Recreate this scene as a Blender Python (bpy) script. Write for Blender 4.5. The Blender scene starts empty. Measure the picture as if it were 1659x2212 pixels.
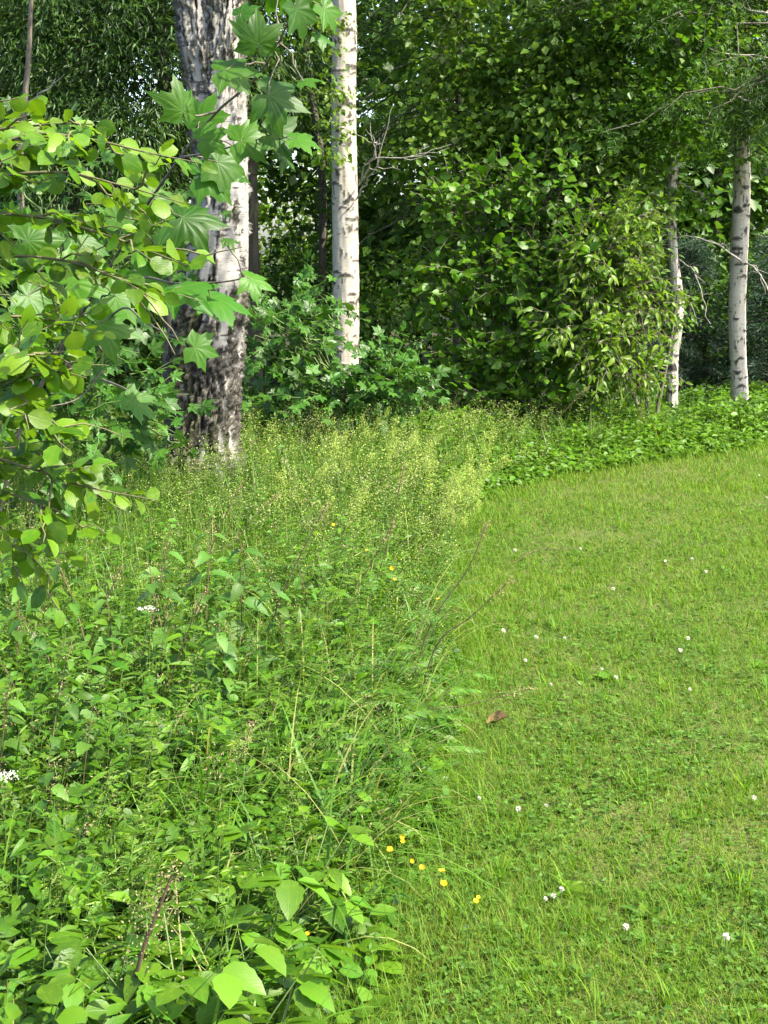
import bpy, math, random
import numpy as np
from mathutils import Vector, Matrix, noise

random.seed(7)
R = np.random.default_rng(11)
SC = bpy.context.scene
COL = SC.collection

# ------------------------------------------------------------------ camera, sky, sun, exposure
CAM_H, PITCH, FOV = 1.6, math.radians(10.37), math.radians(40)
FPX = 1106 / math.tan(FOV / 2)            # focal length in px of a 1659 x 2212 picture
cd = bpy.data.cameras.new('camera')
cam = bpy.data.objects.new('camera', cd); COL.objects.link(cam)
cam.location = (0, 0, CAM_H); cam.rotation_euler = (math.pi / 2 - PITCH, 0, 0)
cd.sensor_fit = 'VERTICAL'; cd.angle = FOV; cd.clip_start = 0.05; cd.clip_end = 3000
cd.sensor_height = 24; cd.lens = 12 / math.tan(FOV / 2)
SC.camera = cam

SUN_AZ, SUN_EL = math.radians(117), math.radians(50)
W = bpy.data.worlds.new('World'); SC.world = W; W.use_nodes = True
nt = W.node_tree; nt.nodes.clear()
sky = nt.nodes.new('ShaderNodeTexSky'); sky.sky_type = 'NISHITA'; sky.sun_disc = False
sky.sun_elevation = SUN_EL; sky.sun_rotation = SUN_AZ; sky.air_density = 1.0; sky.dust_density = 3.0
bg = nt.nodes.new('ShaderNodeBackground'); bg.inputs['Strength'].default_value = 0.15
wo = nt.nodes.new('ShaderNodeOutputWorld')
nt.links.new(sky.outputs[0], bg.inputs['Color']); nt.links.new(bg.outputs[0], wo.inputs['Surface'])
sd = bpy.data.lights.new('sun', 'SUN'); sd.energy = 3.8; sd.angle = math.radians(0.53); sd.color = (1.0, 0.93, 0.80)
sun = bpy.data.objects.new('sun', sd); COL.objects.link(sun)
S = Vector((math.sin(SUN_AZ) * math.cos(SUN_EL), math.cos(SUN_AZ) * math.cos(SUN_EL), math.sin(SUN_EL)))
sun.rotation_euler = S.to_track_quat('Z', 'Y').to_euler(); sun.location = S * 40
vs = SC.view_settings; vs.view_transform = 'Standard'; vs.look = 'None'; vs.gamma = 1; vs.exposure = 2.1
vs.use_curve_mapping = False
cy = SC.cycles
cy.max_bounces = 7; cy.diffuse_bounces = 4; cy.glossy_bounces = 2; cy.transmission_bounces = 4
cy.transparent_max_bounces = 4; cy.caustics_reflective = False; cy.caustics_refractive = False
cy.use_denoising = True

# ------------------------------------------------------------------ helpers: picture ray -> place in the world
_sp, _cp = math.sin(PITCH), math.cos(PITCH)
def ray(px, py):
    u, v = (px - 829.5) / FPX, (1106 - py) / FPX
    return Vector((u, _cp + v * _sp, -_sp + v * _cp))
def at(px, py, Y):
    d = ray(px, py); return Vector((0, 0, CAM_H)) + d * (Y / d.y)
def gnd(px, py, z=0.0):
    d = ray(px, py); return Vector((0, 0, CAM_H)) + d * ((z - CAM_H) / d.z)
def proj(P):
    P = np.asarray(P, float); x, y, z = P[..., 0], P[..., 1], P[..., 2] - CAM_H
    w = y * _cp - z * _sp; v = y * _sp + z * _cp
    return 829.5 + FPX * x / w, 1106 - FPX * v / w
def nrm(a):
    a = np.asarray(a, float); return a / (np.linalg.norm(a, axis=-1, keepdims=True) + 1e-9)
def frames(d, n):
    y = nrm(d); x = nrm(np.cross(y, n)); z = np.cross(x, y)
    return np.stack([x, y, z], axis=-1)
def U(a, b, n=None): return R.uniform(a, b, n)

# ------------------------------------------------------------------ mesh collector
class MB:
    def __init__(s): s.V, s.F, s.A, s.C, s.n = [], [], [], [], 0
    def add(s, V, F, A=None, C=None):
        V = np.asarray(V, float).reshape(-1, 3); F = np.asarray(F, int).reshape(-1, 3)
        n = len(V)
        s.V.append(V); s.F.append(F + s.n); s.n += n
        s.A.append(np.zeros((n, 3)) if A is None else np.asarray(A, float).reshape(-1, 3))
        if C is None: C = np.full((n, 3), 0.5)
        C = np.asarray(C, float)
        if C.ndim == 1: C = np.tile(C, (n, 1))
        s.C.append(C)
    def inst(s, T, pos, Rm, sc, C=None):
        TV, TF, TA = T; pos = np.asarray(pos, float).reshape(-1, 3); K = len(pos)
        if K == 0: return
        sc = np.asarray(sc, float)
        if sc.ndim == 0: sc = np.full(K, float(sc))
        sc = sc.reshape(K, -1)
        loc = TV[None] * (sc[:, None, :] if sc.shape[1] == 3 else sc[:, :, None])
        V = np.einsum('kij,kvj->kvi', Rm, loc) + pos[:, None, :]
        F = TF[None] + (np.arange(K) * len(TV))[:, None, None]
        if C is None: C = np.stack([R.random(K), R.random(K), np.zeros(K)], 1)
        s.add(V, F, np.tile(TA, (K, 1)), np.repeat(C, len(TV), 0))
    def tube(s, pts, rad, n=5, C=None):
        P = np.array([tuple(p) for p in pts], float); m = len(P)
        rad = np.broadcast_to(np.asarray(rad, float), (m,)) if np.ndim(rad) else np.full(m, float(rad))
        t = nrm(np.gradient(P, axis=0)); ref = np.array([0.31, 0.17, 0.93]) if abs(t[0][2]) < .8 else np.array([.93, .3, .1])
        a = nrm(np.cross(t, ref)); b = np.cross(t, a)
        th = np.arange(n) * 2 * math.pi / n
        V = P[:, None] + rad[:, None, None] * (np.cos(th)[None, :, None] * a[:, None] + np.sin(th)[None, :, None] * b[:, None])
        i = np.arange(m - 1)[:, None] * n; j = np.arange(n)[None]; k = (j + 1) % n
        F = np.concatenate([np.stack([i + j, i + k, i + n + k], -1).reshape(-1, 3), np.stack([i + j, i + n + k, i + n + j], -1).reshape(-1, 3)])
        s.add(V, F, None, C)
    def mesh(s, name, mat, origin=None, smooth=True):
        V = np.concatenate(s.V); F = np.concatenate(s.F); A = np.concatenate(s.A); C = np.concatenate(s.C)
        if origin is not None: V = V - np.asarray(tuple(origin))
        me = bpy.data.meshes.new(name)
        me.vertices.add(len(V)); me.vertices.foreach_set('co', V.astype(np.float32).ravel())
        me.loops.add(F.size); me.loops.foreach_set('vertex_index', F.astype(np.int32).ravel())
        me.polygons.add(len(F)); me.polygons.foreach_set('loop_start', np.arange(0, F.size, 3, dtype=np.int32))
        me.polygons.foreach_set('loop_total', np.full(len(F), 3, np.int32))
        me.polygons.foreach_set('use_smooth', np.full(len(F), smooth, bool))
        at_ = me.attributes.new('luv', 'FLOAT_VECTOR', 'POINT'); at_.data.foreach_set('vector', A.astype(np.float32).ravel())
        C4 = np.concatenate([C, np.ones((len(C), 1))], 1)
        ac = me.attributes.new('tint', 'FLOAT_COLOR', 'POINT'); ac.data.foreach_set('color', C4.astype(np.float32).ravel())
        me.update(calc_edges=True)
        if mat: me.materials.append(mat)
        return me

def link(name, me, parent=None, M=None):
    o = bpy.data.objects.new(name, me); COL.objects.link(o)
    if parent is not None: o.parent = parent
    if M is not None: o.matrix_local = M
    return o
def thing(name, label, cat, loc, group=None, rz=0.0, sc=1.0, tilt=(0, 0)):
    o = bpy.data.objects.new(name, None); COL.objects.link(o); o.empty_display_size = .1
    o.location = tuple(loc); o.rotation_euler = (tilt[0], tilt[1], rz); o.scale = (sc, sc, sc)
    o['label'] = label; o['category'] = cat
    if group: o['group'] = group
    return o
def tag(o, label=None, cat=None, group=None, kind=None):
    if label: o['label'] = label
    if cat: o['category'] = cat
    if group: o['group'] = group
    if kind: o['kind'] = kind
    return o
def M4(pos, Rm, s):
    m = Matrix([[Rm[i][j] * s for j in range(3)] + [pos[i]] for i in range(3)] + [[0, 0, 0, 1]])
    return m
ORD = ['first', 'second', 'third', 'fourth', 'fifth', 'sixth', 'seventh', 'eighth', 'ninth', 'tenth', 'eleventh', 'twelfth']
def ordinals(pts):
    """left to right order words for world points"""
    px = [proj(np.array(tuple(p)))[0] for p in pts]
    order = sorted(range(len(pts)), key=lambda i: px[i]); out = [None] * len(pts)
    for k, i in enumerate(order):
        out[i] = 'leftmost' if k == 0 else 'rightmost' if k == len(pts) - 1 else ORD[k] + ' from the left'
    return out

# ------------------------------------------------------------------ materials
def nn(nt, t, **kw):
    n = nt.nodes.new(t)
    for k, v in kw.items(): setattr(n, k, v)
    return n
def mth(nt, op, a, b=None, c=None, clamp=False):
    n = nn(nt, 'ShaderNodeMath', operation=op, use_clamp=clamp)
    for i, v in enumerate((a, b, c)):
        if v is None: continue
        if hasattr(v, 'links'): nt.links.new(v, n.inputs[i])
        else: n.inputs[i].default_value = v
    return n.outputs[0]
def mixc(nt, f, a, b, mode='MIX'):
    n = nn(nt, 'ShaderNodeMix', data_type='RGBA', blend_type=mode)
    for i, v in ((0, f), (6, a), (7, b)):
        if hasattr(v, 'links'): nt.links.new(v, n.inputs[i])
        else: n.inputs[i].default_value = v if i == 0 else (v[0], v[1], v[2], 1)
    return n.outputs[2]
def sstep(nt, x, a, b):
    n = nn(nt, 'ShaderNodeMapRange', interpolation_type='SMOOTHSTEP')
    nt.links.new(x, n.inputs[0]); n.inputs[1].default_value = a; n.inputs[2].default_value = b
    return n.outputs[0]
def new_mat(name):
    m = bpy.data.materials.new(name); m.use_nodes = True; m.node_tree.nodes.clear(); return m, m.node_tree

def leaf_mat(name, c1, c2, dry=(0.30, 0.24, 0.10), trans=0.38, rough=0.42, spec=0.3, veins=0.0, nvein=7, tcol=(1.25, 1.2, 0.55), under=0.15):
    m, nt = new_mat(name)
    L = nt.links.new
    a = nn(nt, 'ShaderNodeAttribute', attribute_name='tint'); sp = nn(nt, 'ShaderNodeSeparateColor'); L(a.outputs['Color'], sp.inputs[0])
    oi = nn(nt, 'ShaderNodeObjectInfo')
    r = mth(nt, 'FRACT', mth(nt, 'ADD', sp.outputs[0], oi.outputs['Random']))
    c = mixc(nt, r, c1, c2)
    g = mth(nt, 'FRACT', mth(nt, 'ADD', sp.outputs[1], mth(nt, 'MULTIPLY', oi.outputs['Random'], 7.3)))
    v = mth(nt, 'ADD', mth(nt, 'MULTIPLY', g, 0.72), 0.58)
    hs = nn(nt, 'ShaderNodeHueSaturation'); L(c, hs.inputs['Color']); L(v, hs.inputs['Value'])
    c = mixc(nt, sp.outputs[2], hs.outputs[0], dry)
    geo = nn(nt, 'ShaderNodeNewGeometry')
    bump = None
    if veins:
        la = nn(nt, 'ShaderNodeAttribute', attribute_name='luv'); sx = nn(nt, 'ShaderNodeSeparateXYZ'); L(la.outputs['Vector'], sx.inputs[0])
        au = mth(nt, 'ABSOLUTE', sx.outputs[0])
        mid = mth(nt, 'SUBTRACT', 1.0, sstep(nt, au, 0.0, 0.05))
        w = mth(nt, 'FRACT', mth(nt, 'SUBTRACT', mth(nt, 'MULTIPLY', sx.outputs[1], float(nvein)), mth(nt, 'MULTIPLY', au, nvein * .55)))
        w = mth(nt, 'ABSOLUTE', mth(nt, 'SUBTRACT', w, 0.5))
        side = mth(nt, 'MULTIPLY', mth(nt, 'SUBTRACT', 1.0, sstep(nt, w, 0.02, 0.2)), 0.35)
        vv = mth(nt, 'MAXIMUM', mid, side)
        c = mixc(nt, mth(nt, 'MULTIPLY', vv, veins * .5), c, (min(1, c1[0] * 2.6 + .02), min(1, c1[1] * 1.8 + .03), min(1, c1[2] * 2.2 + .01)))
        tn = nn(nt, 'ShaderNodeTexNoise'); L(la.outputs['Vector'], tn.inputs['Vector']); tn.inputs['Scale'].default_value = 9
        t2 = nn(nt, 'ShaderNodeTexNoise', noise_dimensions='4D'); L(la.outputs['Vector'], t2.inputs['Vector']); L(mth(nt, 'MULTIPLY', oi.outputs['Random'], 40.0), t2.inputs['W']); t2.inputs['Scale'].default_value = 3.2; t2.inputs['Detail'].default_value = 3
        c = mixc(nt, mth(nt, 'MULTIPLY', sstep(nt, t2.outputs['Fac'], .45, .75), .5), c, (c2[0] * 1.5, c2[1] * 1.15, c2[2]))
        c = mixc(nt, mth(nt, 'MULTIPLY', sstep(nt, t2.outputs['Fac'], .70, .76), .6), c, (.14, .10, .03))
        bh = mth(nt, 'ADD', mth(nt, 'MULTIPLY', vv, -0.6), mth(nt, 'MULTIPLY', tn.outputs['Fac'], 0.5))
        bp = nn(nt, 'ShaderNodeBump'); bp.inputs['Strength'].default_value = 0.25; bp.inputs['Distance'].default_value = 0.003
        L(bh, bp.inputs['Height']); bump = bp.outputs[0]
    c = mixc(nt, mth(nt, 'MULTIPLY', geo.outputs['Backfacing'], under), c, (c1[0] * 1.4 + .04, c1[1] * 1.15 + .04, c1[2] * 1.6 + .03))
    p = nn(nt, 'ShaderNodeBsdfPrincipled'); L(c, p.inputs['Base Color']); p.inputs['Roughness'].default_value = rough
    p.inputs['Specular IOR Level'].default_value = spec
    t = nn(nt, 'ShaderNodeBsdfTranslucent'); L(mixc(nt, 1.0, c, tcol, 'MULTIPLY'), t.inputs['Color'])
    if bump: L(bump, p.inputs['Normal'])
    mx = nn(nt, 'ShaderNodeMixShader'); mx.inputs[0].default_value = trans
    L(p.outputs[0], mx.inputs[1]); L(t.outputs[0], mx.inputs[2])
    o = nn(nt, 'ShaderNodeOutputMaterial'); L(mx.outputs[0], o.inputs['Surface'])
    return m

def plain_mat(name, c1, c2, scale=30, rough=.8, stretch=1.0, bump=.3, dist=.005):
    m, nt = new_mat(name); L = nt.links.new
    tc = nn(nt, 'ShaderNodeTexCoord'); mp = nn(nt, 'ShaderNodeMapping'); L(tc.outputs['Object'], mp.inputs[0]); mp.inputs['Scale'].default_value = (1, 1, stretch)
    n = nn(nt, 'ShaderNodeTexNoise'); L(mp.outputs[0], n.inputs['Vector']); n.inputs['Scale'].default_value = scale; n.inputs['Detail'].default_value = 6
    c = mixc(nt, sstep(nt, n.outputs['Fac'], .3, .7), c1, c2)
    p = nn(nt, 'ShaderNodeBsdfPrincipled'); L(c, p.inputs['Base Color']); p.inputs['Roughness'].default_value = rough
    p.inputs['Specular IOR Level'].default_value = .25
    bp = nn(nt, 'ShaderNodeBump'); bp.inputs['Strength'].default_value = bump; bp.inputs['Distance'].default_value = dist
    L(n.outputs['Fac'], bp.inputs['Height']); L(bp.outputs[0], p.inputs['Normal'])
    o = nn(nt, 'ShaderNodeOutputMaterial'); L(p.outputs[0], o.inputs['Surface'])
    return m

def birch_mat(name, white=(.5, .47, .42), patch=.5):
    """white paper bark with lenticels and dark patches; vertex tint r = furrowed old bark (old birch: painted shade too), g = moss"""
    m, nt = new_mat(name); L = nt.links.new
    tc = nn(nt, 'ShaderNodeTexCoord')
    def tex(sx, sz, detail=4, rough=.55):
        mp = nn(nt, 'ShaderNodeMapping'); L(tc.outputs['Object'], mp.inputs[0]); mp.inputs['Scale'].default_value = (sx, sx, sz)
        n = nn(nt, 'ShaderNodeTexNoise'); L(mp.outputs[0], n.inputs['Vector']); n.inputs['Scale'].default_value = 1; n.inputs['Detail'].default_value = detail
        n.inputs['Roughness'].default_value = rough
        return n.outputs['Fac']
    a = nn(nt, 'ShaderNodeAttribute', attribute_name='tint'); sp = nn(nt, 'ShaderNodeSeparateColor'); L(a.outputs['Color'], sp.inputs[0])
    big = tex(7, 7); c = mixc(nt, big, white, (white[0] * .72, white[1] * .68, white[2] * .62))
    sheet = tex(5, 60, 3); c = mixc(nt, mth(nt, 'MULTIPLY', sstep(nt, sheet, .5, .75), .45), c, (.33, .28, .22))
    lent = tex(16, 150, 2); c = mixc(nt, sstep(nt, lent, .62, .70), c, (.07, .06, .05))
    pt = tex(6, 22, 6, .6); c = mixc(nt, sstep(nt, pt, 1 - patch + .08, 1 - patch + .13), c, (.045, .04, .034))
    fine = tex(70, 45, 5, .7)
    dark = mixc(nt, sstep(nt, fine, .35, .7), (.014, .013, .011), (.095, .085, .070))
    lich = tex(24, 22, 4); dark = mixc(nt, mth(nt, 'MULTIPLY', sstep(nt, lich, .60, .72), .4), dark, (.19, .185, .14))
    c = mixc(nt, sp.outputs[0], c, dark)
    c = mixc(nt, mth(nt, 'MULTIPLY', sp.outputs[1], sstep(nt, fine, .3, .6)), c, (.075, .08, .022))
    p = nn(nt, 'ShaderNodeBsdfPrincipled'); L(c, p.inputs['Base Color']); p.inputs['Roughness'].default_value = .75; p.inputs['Specular IOR Level'].default_value = .25
    bp = nn(nt, 'ShaderNodeBump'); bp.inputs['Strength'].default_value = .6; bp.inputs['Distance'].default_value = .01
    L(mth(nt, 'ADD', mth(nt, 'MULTIPLY', fine, sp.outputs[0]), mth(nt, 'MULTIPLY', sheet, .25)), bp.inputs['Height']); L(bp.outputs[0], p.inputs['Normal'])
    o = nn(nt, 'ShaderNodeOutputMaterial'); L(p.outputs[0], o.inputs['Surface'])
    return m

def soil_mat(name, cols, scale=6):
    m, nt = new_mat(name); L = nt.links.new
    tc = nn(nt, 'ShaderNodeTexCoord')
    n = nn(nt, 'ShaderNodeTexNoise'); L(tc.outputs['Object'], n.inputs['Vector']); n.inputs['Scale'].default_value = scale; n.inputs['Detail'].default_value = 8
    n2 = nn(nt, 'ShaderNodeTexNoise'); L(tc.outputs['Object'], n2.inputs['Vector']); n2.inputs['Scale'].default_value = scale * 14; n2.inputs['Detail'].default_value = 4
    c = mixc(nt, sstep(nt, n.outputs['Fac'], .35, .65), cols[0], cols[1]); c = mixc(nt, sstep(nt, n2.outputs['Fac'], .5, .7), c, cols[2])
    p = nn(nt, 'ShaderNodeBsdfPrincipled'); L(c, p.inputs['Base Color']); p.inputs['Roughness'].default_value = .95; p.inputs['Specular IOR Level'].default_value = .1
    bp = nn(nt, 'ShaderNodeBump'); bp.inputs['Strength'].default_value = .8; bp.inputs['Distance'].default_value = .02
    L(n2.outputs['Fac'], bp.inputs['Height']); L(bp.outputs[0], p.inputs['Normal'])
    o = nn(nt, 'ShaderNodeOutputMaterial'); L(p.outputs[0], o.inputs['Surface'])
    return m

MT = {}
MT['lawn'] = leaf_mat('lawn_blade', (.066, .184, .006), (.122, .212, .008), dry=(.215, .225, .05), trans=.45, rough=.6, spec=.15)
MT['clover'] = leaf_mat('clover_leaf', (.060, .150, .018), (.095, .180, .02), trans=.45, rough=.5)
MT['meadow'] = leaf_mat('meadow_blade', (.050, .148, .008), (.098, .180, .010), dry=(.36, .32, .12), trans=.45, rough=.45)
MT['herb'] = leaf_mat('herb_leaf', (.030, .118, .008), (.090, .185, .008), trans=.45, rough=.42, veins=.35)
MT['nettle'] = leaf_mat('nettle_leaf', (.040, .125, .014), (.070, .155, .018), trans=.42, rough=.5, veins=.3, nvein=8)
MT['elder'] = leaf_mat('ground_elder_leaf', (.050, .150, .006), (.085, .180, .008), trans=.45, rough=.42, spec=.32, veins=.4, nvein=8)
MT['vetch'] = leaf_mat('vetch_leaf', (.038, .120, .010), (.060, .150, .014), trans=.42, rough=.45)
MT['froth'] = leaf_mat('bedstraw_froth', (.20, .31, .045), (.36, .42, .12), dry=(.42, .36, .26), trans=.4, rough=.7, spec=.15)
MT['panicle'] = leaf_mat('grass_panicle', (.22, .20, .09), (.32, .26, .15), trans=.35, rough=.7, spec=.15)
MT['alder'] = leaf_mat('alder_leaf', (.050, .150, .005), (.110, .200, .007), trans=.5, rough=.4, spec=.32, veins=.45, nvein=7)
MT['maple'] = leaf_mat('maple_leaf', (.032, .120, .007), (.055, .150, .008), trans=.52, rough=.45, spec=.3, veins=.45, nvein=0)
MT['maple_dark'] = leaf_mat('understory_maple_leaf', (.028, .100, .010), (.045, .125, .012), trans=.4, rough=.42, veins=.3, nvein=0)
MT['hazel'] = leaf_mat('hazel_leaf', (.042, .145, .006), (.092, .190, .009), trans=.5, rough=.4, veins=.3)
MT['cherry'] = leaf_mat('bird_cherry_leaf', (.065, .165, .007), (.12, .20, .009), trans=.5, rough=.4, veins=.3)
MT['linden'] = leaf_mat('linden_leaf', (.060, .145, .010), (.115, .185, .018), trans=.48, rough=.4)
MT['willow'] = leaf_mat('willow_leaf', (.030, .080, .014), (.055, .110, .020), trans=.38, rough=.38, spec=.32)
MT['needle'] = leaf_mat('needle', (.032, .090, .012), (.058, .120, .016), trans=.38, rough=.5, spec=.3)
MT['spruce'] = leaf_mat('blue_spruce_needle', (.022, .060, .035), (.040, .085, .045), trans=.2, rough=.5, spec=.3)
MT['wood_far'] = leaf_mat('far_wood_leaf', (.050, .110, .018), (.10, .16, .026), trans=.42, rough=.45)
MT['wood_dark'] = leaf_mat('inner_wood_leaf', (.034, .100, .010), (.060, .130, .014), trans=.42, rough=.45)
MT['petal_y'] = leaf_mat('yellow_petal', (.55, .38, .01), (.62, .46, .02), trans=.3, rough=.35)
MT['petal_w'] = leaf_mat('white_petal', (.62, .62, .57), (.70, .67, .62), trans=.3, rough=.6, spec=.2)
MT['stem'] = plain_mat('green_stem', (.06, .11, .025), (.10, .14, .04), 40, .6, .2)
MT['stem_brown'] = plain_mat('brown_stem', (.05, .032, .02), (.11, .075, .045), 60, .7, .2)
MT['stem_green'] = plain_mat('alder_twig', (.075, .075, .03), (.13, .12, .06), 60, .7, .3)
MT['twig'] = plain_mat('twig_bark', (.07, .06, .045), (.14, .12, .09), 60, .8, .3)
MT['twig_pale'] = plain_mat('dead_twig', (.20, .18, .15), (.38, .35, .30), 40, .85, .3)
MT['bark_dark'] = plain_mat('dark_tree_bark', (.035, .032, .025), (.085, .078, .06), 12, .9, .25, .8, .03)
MT['bark_grey'] = plain_mat('grey_tree_bark', (.16, .15, .12), (.34, .32, .27), 16, .85, .35, .5, .01)
MT['birch'] = birch_mat('birch_bark', (.255, .25, .235), .50)
MT['birch_clean'] = birch_mat('young_birch_bark', (.47, .445, .39), .36)
MT['birch_mid'] = birch_mat('middle_birch_bark', (.35, .33, .28), .38)
MT['dead_leaf'] = plain_mat('dead_leaf', (.20, .105, .045), (.30, .18, .09), 60, .7)
MT['soil'] = soil_mat('forest_soil', ((.030, .026, .016), (.028, .040, .013), (.06, .05, .03)), 3)
MT['sod'] = soil_mat('lawn_sod', ((.055, .075, .020), (.080, .090, .028), (.12, .11, .05)), 5)

# ------------------------------------------------------------------ leaf templates (x across, y along, z face normal; unit length)
def T_arr(V, F, A): return (np.array(V, float), np.array(F, int), np.array(A, float))
def leaf_T(width, n=5, fold=.12, droop=.15, peak=.4, serr=0.0, point=1.0, wave=0.0):
    V, F, A = [], [], []
    for i in range(n + 1):
        t = i / n; z = -droop * t * t
        s = t ** (math.log(.5) / math.log(peak)); w = width * .5 * math.sin(math.pi * s) ** point
        if 0 < i < n and serr: w *= 1 + (serr if i % 2 else -serr)
        V.append((0, t, z)); A.append((0, t, 0))
        if 0 < i < n:
            for sgn in (-1, 1):
                V.append((sgn * w, t, z + fold * w * 2 + wave * math.sin(i * 2.1 + sgn))); A.append((sgn * w * 2 / max(width, 1e-6), t, 0))
    idx = lambda i: 0 if i == 0 else 1 + (i - 1) * 3
    end = len(V) - 1
    for i in range(n):
        m0, m1 = idx(i), (idx(i + 1) if i + 1 < n else end)
        for k, sg in ((1, 0), (2, 1)):
            if i == 0: f = [(m0, m1, m1 + k)]
            elif i == n - 1: f = [(m0, end, m0 + k)]
            else: f = [(m0, m1, m0 + k), (m1, m1 + k, m0 + k)]
            for q in f: F.append(q if sg == 1 else q[::-1])
    V = np.array(V); F = np.array(F)
    # orient upward
    nz = np.cross(V[F[:, 1]] - V[F[:, 0]], V[F[:, 2]] - V[F[:, 0]])[:, 2]
    F[nz < 0] = F[nz < 0][:, ::-1]
    return V, F, np.array(A)
def diamond_T(w, fold=.1, droop=.1):
    return T_arr([(0, 0, 0), (w / 2, .42, fold), (0, 1, -droop), (-w / 2, .42, fold)], [(0, 1, 2), (0, 2, 3)], [(0, 0, 0), (1, .4, 0), (0, 1, 0), (-1, .4, 0)])
def maple_T(curl=.2, droop=.3, seed=0, cup=.08, soft=False):
    half = [(0, 1.0), (6, .80), (13, .76), (17, .66), (25, .54), (33, .62), (39, .72), (45, .74), (52, .96), (58, .76), (66, .70), (72, .56), (80, .48), (91, .52), (99, .58), (108, .70), (117, .56), (128, .46), (146, .42), (163, .30)]
    rr = random.Random(seed)
    pts = [(a, r * rr.uniform(.93, 1.05)) for a, r in half] + [(178, .05)] + [(-a, r * rr.uniform(.93, 1.05)) for a, r in half[:0:-1]]
    V = [(0, 0, 0)]; A = [(0, 0, 0)]
    for a, r in pts:
        th = math.radians(a); x, y = r * math.sin(th), r * math.cos(th)
        lob = min(abs(abs(a) - q) for q in (0, 52, 108)); v = min(1, lob / 26)
        z = cup * r * (1 - 2 * v) * -1 - droop * max(0, y) ** 2 * .6 - curl * x * x + rr.uniform(-.02, .02)
        V.append((x * .62, y * .62, z * .62)); A.append((v * .6 * (1 if a > 0 else -1), r, 0))
    n = len(pts); V = np.array(V); A = np.array(A)
    if soft:
        ring = V[1:] * .55; ring[:, 2] = V[1:, 2] * .22 + .008 * np.sin(np.arange(n) * 1.7 + seed); V = np.vstack([V, ring]); A = np.vstack([A, A[1:] * .55]); F = []
        for i in range(n):
            j = (i + 1) % n; F += [(0, 1 + n + j, 1 + n + i), (1 + n + i, 1 + n + j, 1 + j), (1 + n + i, 1 + j, 1 + i)]
    else: F = [(0, 1 + (i + 1) % n, 1 + i) for i in range(n)]
    F = np.array(F)
    nz = np.cross(V[F[:, 1]] - V[F[:, 0]], V[F[:, 2]] - V[F[:, 0]])[:, 2]
    F[nz < 0] = F[nz < 0][:, ::-1]
    return V, F, A
T_DIA = diamond_T(.55); T_DIA_N = diamond_T(.2); T_DIA_W = diamond_T(.85)
T_NEEDLE = diamond_T(.10, .02, .12)
T_OVAL = leaf_T(.62, 4, .12, .18, .45); T_NARROW = leaf_T(.28, 4, .15, .25, .4)
T_LANCE = leaf_T(.16, 4, .1, .3, .4)

def rand_dirs(n, up=0.0, spread=1.0):
    d = R.normal(size=(n, 3)) * spread; d[:, 2] += up; return nrm(d)

def blades(mb, base, L, az, lean, bend, width, segs=3, C=None, flat=.0):
    base = np.asarray(base, float); N = len(base)
    h = np.stack([np.cos(az), np.sin(az), np.zeros(N)], 1); s = np.stack([-np.sin(az), np.cos(az), np.zeros(N)], 1)
    pts, cur = [], base.copy()
    V = []; A = []
    for k in range(segs + 1):
        t = k / segs
        if k:
            ang = lean + bend * (t - .5 / segs)
            cur = cur + (L / segs)[:, None] * (np.sin(ang)[:, None] * h + np.cos(ang)[:, None] * np.array([0, 0, 1]))
        if k < segs:
            w = (width * (1 - .75 * t ** 1.6) * (.7 if k == 0 else 1))[:, None] * .5
            V += [cur - s * w, cur + s * w]; A += [np.tile((-1, t, 0), (N, 1)), np.tile((1, t, 0), (N, 1))]
        else:
            V.append(cur); A.append(np.tile((0, 1, 0), (N, 1)))
    nv = 2 * segs + 1
    V = np.stack(V, 1).reshape(-1, 3); A = np.stack(A, 1).reshape(-1, 3)
    f = []
    for k in range(segs - 1): a = 2 * k; f += [(a, a + 1, a + 3), (a, a + 3, a + 2)]
    f.append((2 * segs - 2, 2 * segs - 1, 2 * segs))
    F = np.array(f)[None] + (np.arange(N) * nv)[:, None, None]
    if C is None: C = np.stack([R.random(N), R.random(N), np.zeros(N)], 1)
    mb.add(V, F, A, np.repeat(C, nv, 0))

def noise2(P, s, seed=0.0):
    return np.array([noise.noise(Vector((p[0] * s + seed, p[1] * s - seed, seed * .37))) for p in P]) * .5 + .5

def poly_in(P, poly):
    x, y = P[:, 0], P[:, 1]; ins = np.zeros(len(P), bool); n = len(poly)
    for i in range(n):
        x1, y1 = poly[i]; x2, y2 = poly[(i + 1) % n]
        c = ((y1 > y) != (y2 > y)) & (x < (x2 - x1) * (y - y1) / (y2 - y1 + 1e-12) + x1); ins ^= c
    return ins

# ------------------------------------------------------------------ the lie of the land
EDGE = [gnd(*p) for p in ((700, 2900), (770, 2250), (870, 1950), (950, 1720), (985, 1500), (980, 1330), (980, 1200), (1005, 1110), (1060, 1066), (1200, 1036), (1350, 1012), (1500, 992), (1659, 966), (1900, 930))]
LAWN = [(p.x, p.y) for p in EDGE] + [(9, 13.5), (9, 1.2), (EDGE[0].x, 1.2)]
def edge_dist(P):
    """signed distance to the lawn edge: positive on the lawn"""
    P = np.asarray(P, float)[:, :2]; best = np.full(len(P), 1e9)
    E = [np.array((p.x, p.y)) for p in EDGE]
    for a, b in zip(E[:-1], E[1:]):
        ab = b - a; t = np.clip(((P - a) @ ab) / (ab @ ab), 0, 1); best = np.minimum(best, np.linalg.norm(P - (a + t[:, None] * ab), axis=1))
    return np.where(poly_in(P, LAWN), best, -best)

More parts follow.
